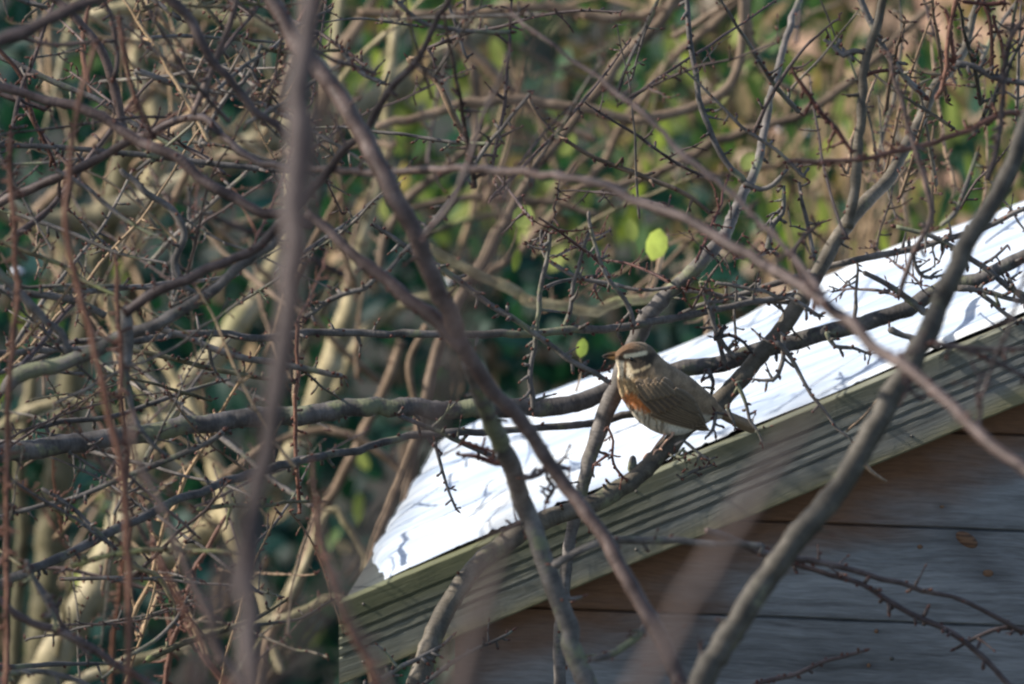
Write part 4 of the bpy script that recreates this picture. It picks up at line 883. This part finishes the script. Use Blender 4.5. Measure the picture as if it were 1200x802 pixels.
# ------------------------------------------------------------------ bird
bird = thing('redwing', 'small brown thrush with cream eyebrow and rust-orange flank perched on the branch, facing left', 'bird', tuple(P(765, 533, 15.0)))
def BW(px, py, w): return P(px, py, 15.0) - FW * w
def w0(px): return (770 - px) * 0.00022
ST = [((720.5,414),(720.5,421),3.5), ((724,410.5),(722.5,427),8), ((731,405),(724,433.5),13), ((741,401),(723.5,438.5),16.5), ((753,401.5),(723,445),19.5), ((763,406),(723.5,452),22.5),
      ((770,414),(725.5,460),26), ((779,422.5),(729,468),30), ((790,430),(734,476),33), ((800,436),(740,485),34.5), ((810,442.5),(748,494),34), ((818,449),(758,501),32),
      ((825,455),(770,507.5),28), ((832,461),(784,510.5),24), ((838,467),(799,510),19), ((842,473),(812,505),14.5), ((846,478),(824,498),10), ((850,482),(835,493),7), ((856,487),(847,491),3)]
rows = np.array([[a[0], a[1], b[0], b[1], h] for a, b, h in ST], dtype=float)
q = np.vstack([2 * rows[0] - rows[1], rows, 2 * rows[-1] - rows[-2]]); RR = []
for i in range(len(rows) - 1):
    a, b, c, d = q[i:i + 4]
    for t in np.arange(10) / 10.0: RR.append(0.5 * (2 * b + (c - a) * t + (2 * a - 5 * b + 4 * c - d) * t * t + (3 * b - a - 3 * c + d) * t ** 3))
RR.append(rows[-1])
NR, NA = len(RR), 130
def ss(a, b, x): t = max(0.0, min(1.0, (x - a) / (b - a))); return t * t * (3 - 2 * t)
def mx(c, d, f): return tuple(c[i] + (d[i] - c[i]) * f for i in range(3))
def seg(px, py, x0, y0, x1, y1):
    dx, dy = x1 - x0, y1 - y0; t = max(0, min(1, ((px - x0) * dx + (py - y0) * dy) / (dx * dx + dy * dy)))
    return math.hypot(px - x0 - dx * t, py - y0 - dy * t), t
def plumage(px, py, cz, sn):
    """natural colours of a redwing; cz: +1 along the back .. -1 along the belly"""
    nz = noise.noise((px * 0.12, py * 0.12, sn)); nf = noise.noise((px * 0.5, py * 0.35, sn * 2))
    back = mx((0.175, 0.13, 0.088), (0.245, 0.185, 0.125), 0.5 + nz)
    c = back
    # underside: buff breast, white belly
    bel = ss(0.30, -0.05, cz)
    brst = mx((0.36, 0.27, 0.16), (0.52, 0.49, 0.42), ss(462, 488, py))
    c = mx(c, brst, bel * ss(0, 1, 1.2 - 0.0 * px))
    # bold dark streaks running down breast and flanks
    st = noise.noise((px * 0.25 + py * 0.07, py * 0.07 - px * 0.02, 3.3))
    strk = ss(-0.15, 0.45, math.sin(px * 0.95 - py * 0.10 + 5 * nz) * (0.75 + 1.2 * nf) + 0.8 * st) * bel * ss(424, 436, py) * (1 - ss(790, 800, px)) * (0.95 - 0.35 * ss(475, 498, py))
    c = mx(c, (0.085, 0.055, 0.032), strk)
    # upper breast side is brownish
    c = mx(c, (0.21, 0.15, 0.085), 0.75 * ss(22, 8, seg(px, py, 740, 446, 768, 460)[0]))
    # pale arrow marks on the breast side
    s2 = noise.noise((px * 0.30 - py * 0.16, py * 0.26 + px * 0.10, 8.1))
    c = mx(c, (0.46, 0.34, 0.18), 0.75 * ss(0.18, 0.42, s2) * ss(24, 12, seg(px, py, 736, 448, 770, 478)[0]))
    # rust flank
    dd, t = seg(px, py, 737, 468, 762, 478); k = ss(10.5, 4.0, dd + 6.0 * nf + 4 * max(0, st))
    c = mx(c, (0.44, 0.145, 0.04), k * 0.9)
    # vent
    c = mx(c, (0.66, 0.66, 0.62), ss(22, 8, math.hypot(px - 797, (py - 503) * 1.4)) * ss(0.1, -0.2, cz))
    # head ------------------------------------------------------------
    hd = ss(772, 764, px + (py - 420) * 0.45)
    if py < 447 and px < 775:
        crown = mx((0.115, 0.070, 0.043), (0.12, 0.092, 0.063), ss(736, 756, px))
        face = (0.042, 0.033, 0.025)
        hc = mx(crown, face, ss(414, 419, py + (px - 745) * 0.15))
        hc = mx(hc, (0.62, 0.55, 0.40), 0.0)
        # lore: dark line bill - eye
        d1, _ = seg(px, py, 724, 419, 739, 421); hc = mx(hc, (0.05, 0.035, 0.022), ss(3, 1.2, d1))
        # eyebrow
        d2, t2 = seg(px, py, 733, 417.6, 744, 416.2); d3, _ = seg(px, py, 744, 416.2, 757, 413.5)
        hc = mx(hc, (0.62, 0.54, 0.38), ss(3.4, 1.4, min(d2, d3) + nf) * ss(762, 754, px))
        # throat and malar stripe
        th = ss(740, 733, px + (py - 424) * -0.25) * ss(420, 425, py + (px - 722) * -0.2)
        hc = mx(hc, (0.62, 0.55, 0.42), th)
        d4, _ = seg(px, py, 733, 424, 731.5, 444); hc = mx(hc, (0.10, 0.07, 0.045), ss(2.6, 1.0, d4 + nf))
        d5, _ = seg(px, py, 735.5, 427, 741, 436); d6, _ = seg(px, py, 741, 436, 748, 434.5)
        hc = mx(hc, (0.50, 0.42, 0.28), 0.8 * ss(3.0, 0.6, min(d5, d6) + nf))
        d7, _ = seg(px, py, 752, 433, 761, 428.5); hc = mx(hc, (0.52, 0.40, 0.24), 0.8 * ss(2.6, 0.6, d7 + nf))
        spot = noise.noise((px * 0.5, py * 0.45, 5)); hc = mx(hc, (0.12, 0.085, 0.05), th * ss(0.15, 0.35, spot) * ss(428, 433, py))
        c = mx(c, hc, hd * ss(447, 440, py))
    v = (1 + 0.30 * nf + 0.14 * nz) * 1.22
    return (max(0.01, c[0] * v * 1.04), max(0.01, c[1] * v * 0.98), max(0.01, c[2] * v * 0.9), 1.0)
vs, fs, cols = [], [], []
for i, (tx, ty, bx_, by_, h) in enumerate(RR):
    cx, cy, hx, hy = (tx + bx_) / 2, (ty + by_) / 2, (tx - bx_) / 2, (ty - by_) / 2
    for j in range(NA):
        a = 2 * math.pi * j / NA; ca, sa = math.cos(a), math.sin(a)
        px, py = cx + hx * ca, cy + hy * ca
        fl = 1 + 0.012 * noise.noise((px * 0.35, py * 0.12, sa * 3)) + (0.012 * noise.noise((px * 0.9, py * 0.3, sa * 5)) if py > 450 else 0)
        px, py = cx + hx * ca * fl, cy + hy * ca * fl
        w_ = w0(px) + h / 1000 * math.copysign(abs(sa) ** 0.92, sa) * fl
        vs.append(tuple(BW(px, py, w_))); cols.append(plumage(px, py, ca, 1.0 if sa > 0 else 2.0))
for i in range(NR - 1):
    for j in range(NA): k = (j + 1) % NA; fs.append((i * NA + j, (i + 1) * NA + j, (i + 1) * NA + k, i * NA + k))
fs.append(tuple(range(NA))); fs.append(tuple((NR - 1) * NA + j for j in range(NA))[::-1])
body = make_obj('body', vs, fs, M_PLUM, bird); add_attr(body, 'Col', cols)
bvh = BVHTree.FromPolygons([Vector(v) for v in vs], [f for f in fs if len(f) == 4])
def surf(px, py, side=1):
    o = BW(px, py, 0.2 * side); r = bvh.ray_cast(o, FW * side)
    if r[0] is None: return None
    return (P(px, py, 15.0) - r[0]).dot(FW)
def feather(parent, base, tip, width, off, col, edge, side=1, sag=0.0, thick=0.0, shaft=(0.04, 0.03, 0.02), wfix=None, name='feather', tipcol=None):
    bx_, by_ = base; tx, ty = tip; L = math.hypot(tx - bx_, ty - by_); ux, uy = (tx - bx_) / L, (ty - by_) / L; nx_, ny_ = -uy, ux
    NU, NV = 13, 7; vs, fs, cl = [], [], []; last = None
    for i in range(NU):
        t = i / (NU - 1); wd = width * (0.55 + 0.45 * min(1, t * 3)) * (math.sqrt(max(0.0, 1 - ((t - 0.72) / 0.28) ** 2)) if t > 0.72 else 1.0)
        m = (bx_ + ux * L * t + nx_ * sag * math.sin(math.pi * t), by_ + uy * L * t + ny_ * sag * math.sin(math.pi * t))
        for j in range(NV):
            s = (j / (NV - 1) - 0.5) * 2; px, py = m[0] + nx_ * wd * 0.5 * s, m[1] + ny_ * wd * 0.5 * s
            if wfix is None:
                sw = surf(px, py, side)
                if side < 0 and sw is not None: pass
                if sw is None: sw = (last if last is not None else w0(px)) 
                else: last = sw
            else: sw = wfix
            dz = off + 0.0011 * (1 - s * s) + 0.0006 * t
            vs.append(tuple(BW(px, py, sw + dz * side)))
            e = max(ss(0.4, 0.9, abs(s)), ss(0.88, 1.0, t) * 0.6); f = noise.noise((px * 1.3, py * 1.3, off * 999)) * 0.2
            c = mx(col, edge, e * 0.6); c = mx(c, shaft, ss(0.16, 0.02, abs(s)) * 0.25)
            if tipcol: c = mx(c, tipcol, ss(0.8, 0.95, t))
            cl.append((c[0] * (1.25 + f), c[1] * (1.18 + f), c[2] * (1.1 + f), 1))
    for i in range(NU - 1):
        for j in range(NV - 1): a = i * NV + j; fs.append((a, a + NV, a + NV + 1, a + 1))
    o = make_obj(name, vs, fs, M_PLUM, parent); add_attr(o, 'Col', cl)
    md = o.modifiers.new('solid', 'SOLIDIFY'); md.thickness = 0.0006
    return o
DK, ED, RU = (0.135, 0.102, 0.072), (0.23, 0.175, 0.115), (0.22, 0.14, 0.085)
for side in (1, -1):
    # the wing's own base panel, then feathers row on row
    N = 16; vs, fs, cl = [], [], []; 
    up = [(752,444),(770,444),(795,455),(815,470),(826,492)]; lo_ = [(748,462),(765,482),(785,492),(808,499),(828,500)]
    for i in range(N + 1):
        t = i / N * 4; k = min(3, int(t)); f = t - k
        a = mx((*up[k], 0), (*up[k + 1], 0), f); b = mx((*lo_[k], 0), (*lo_[k + 1], 0), f)
        for j in range(9):
            p = mx(a, b, j / 8); sw = surf(p[0], p[1], side)
            if sw is None: sw = w0(p[0]) + side * 0.003
            vs.append(tuple(BW(p[0], p[1], sw + side * (0.0008 + 0.0022 * math.sin(math.pi * j / 8))))); cl.append((*mx(DK, ED, 0.25), 1))
    for i in range(N):
        for j in range(8): a = i * 9 + j; fs.append((a, a + 9, a + 10, a + 1))
    wing = make_obj('wing', vs, fs, M_PLUM, bird); add_attr(wing, 'Col', cl)
    for i in range(8):      # primaries and secondaries
        t = i / 7; feather(wing, (762 + 14 * t, 486 - 22 * t), (832 - 10 * t, 504.5 - 15 * t), 5.6, 0.0028 + 0.0007 * i, mx(DK, (0.07, 0.055, 0.04), 0.35 + 0.3 * (i % 2)), (0.42, 0.32, 0.20), side, sag=1.5)
    for i in range(3):      # tertials
        feather(wing, (784 + 3 * i, 464 - 4 * i), (820 - 3 * i, 484.5 - 6 * i), 8, 0.0085 + 0.0006 * i, mx(DK, (0.11, 0.088, 0.062), 0.6), (0.21, 0.165, 0.11), side, sag=-1)
    for i in range(6):      # greater coverts
        t = i / 5; feather(wing, (748 + 30 * t, 462 - 8 * t), (773 + 33 * t, 486 - 14 * t), 7.8, 0.0068 + 0.0004 * i, (0.085, 0.064, 0.046), (0.30, 0.21, 0.125), side)
    for i in range(6):      # median coverts
        t = i / 5; feather(wing, (747 + 26 * t, 451 - 3 * t), (760 + 30 * t, 470 - 7 * t), 7.4, 0.0082 + 0.0003 * i, mx(DK, (0.11, 0.088, 0.062), 0.5), (0.30, 0.22, 0.13), side)
    for rw in (1,):     # small coverts
        for i in range(4):
            t = i / 3; feather(wing, (748 + 30 * t - rw * 2, 440 - 1 * t + rw * 5), (755 + 32 * t, 453 + rw * 5 - 2 * t), 10, 0.0050 + 0.0002 * i, (0.15, 0.115, 0.08), (0.16, 0.123, 0.086), side)
tail = None
for i in range(10):
    t = (i - 4.5) / 4.5
    ob = feather(tail or bird, (836 + 3 * (1 - abs(t)), 481 - 3 * t), (886 - 2 * abs(t), 502.5 - 5.0 * t), 5.5, 0, mx((0.20, 0.155, 0.105), (0.27, 0.205, 0.14), i / 9), ED, 1, wfix=w0(842) + 0.006 * (1 - abs(t)) - i * 0.0004, name='feather' if tail else 'tail')
    if tail is None: tail = ob
# bill, eyes, legs
def cone_rows(pts): return [(*BW(x, y, w0(742) * 0 + 0.0 + ww), r / 1000) for x, y, ww, r in pts]
wb = w0(722)
for up_, prof in (('upper', [(726,415.4,wb,3.4),(720,415.0,wb,3.0),(714,415.6,wb,2.2),(709,416.7,wb,1.4),(705.5,418.0,wb,.5)]), ('lower', [(726,419.8,wb,3.0),(720,419.6,wb,2.5),(714,419.4,wb,1.7),(709,419.2,wb,1.0),(706.5,419.0,wb,.4)])):
    g = Geo(); rs = crom(cone_rows(prof), 0.0012); g.tube(rs, 12)
    o = g.build('bill', M_BILL, bird)
    cl = []
    for v in g.v:
        x = (Vector(v) - CAM).dot(RT) / (Vector(v) - CAM).dot(FW) / kk + 600
        cl.append((*mx((0.045, 0.035, 0.03), (0.36, 0.19, 0.06) if up_ == 'lower' else (0.20, 0.11, 0.045), ss(709, 719, x) * (1 if up_ == 'lower' else 0.8)), 1))
    add_attr(o, 'Col', cl)
for side in (1, -1):
    sw = surf(739.6, 421.4, side); sw = sw if sw is not None else 0.012 * side
    c = BW(739.6, 421.4, sw - side * 0.0010); vs = []; n, m = 16, 10
    for i in range(m + 1):
        for j in range(n):
            a, b = math.pi * i / m, 2 * math.pi * j / n; vs.append(tuple(c + Vector((math.sin(a) * math.cos(b), math.sin(a) * math.sin(b), math.cos(a))) * 0.0026))
    make_obj('eye', vs, [(i * n + j, (i + 1) * n + j, (i + 1) * n + (j + 1) % n, i * n + (j + 1) % n) for i in range(m) for j in range(n)], M_EYE, bird)
def leg(hx, hy, ax, ay, wz, spread):
    g = Geo(); H = lambda x, y, w_, r: (*BW(x, y, w_), r / 1000)
    g.tube(crom([H(hx + 3, hy - 8, wz * .5, 4.5), H(hx + 1.2, hy - 1, wz * .8, 2.4), H(hx, hy + 3, wz, 1.35), H((hx + ax) / 2 + .3, (hy + ay) / 2, wz, 1.15), H(ax, ay, wz, 1.35)], 0.002), 10)
    o = g.build('leg', M_LEG, bird)
    for k, (dx, dy, dw, L) in enumerate(((-7, 4.2, 4, 0.9), (-8.5, 5.2, 0.5, 1.0), (-5, 3.6, -4, 0.9), (4.5, -1.0, 4, 0.8))):
        t = Geo(); w1 = wz + dw / 1000 * spread
        t.tube(crom([H(ax, ay, wz, 1.2), H(ax + dx * .4 * L, ay + dy * .25 - 1.2, wz + dw / 2000, 1.15), H(ax + dx * .75 * L, ay + dy * .6 - 0.6, w1, 1.05), H(ax + dx * L, ay + dy * 1.0 + 0.4, w1 + 0.001, 0.9), H(ax + dx * 1.12 * L, ay + dy * 1.3 + 2.2, w1 + 0.0015, 0.3)], 0.0015), 8)
        t.build('toe', M_LEG, o)
leg(778, 508, 762.5, 531.5, 0.006, 1.0)
leg(787, 508, 772, 527.5, 0.0105, 0.8)
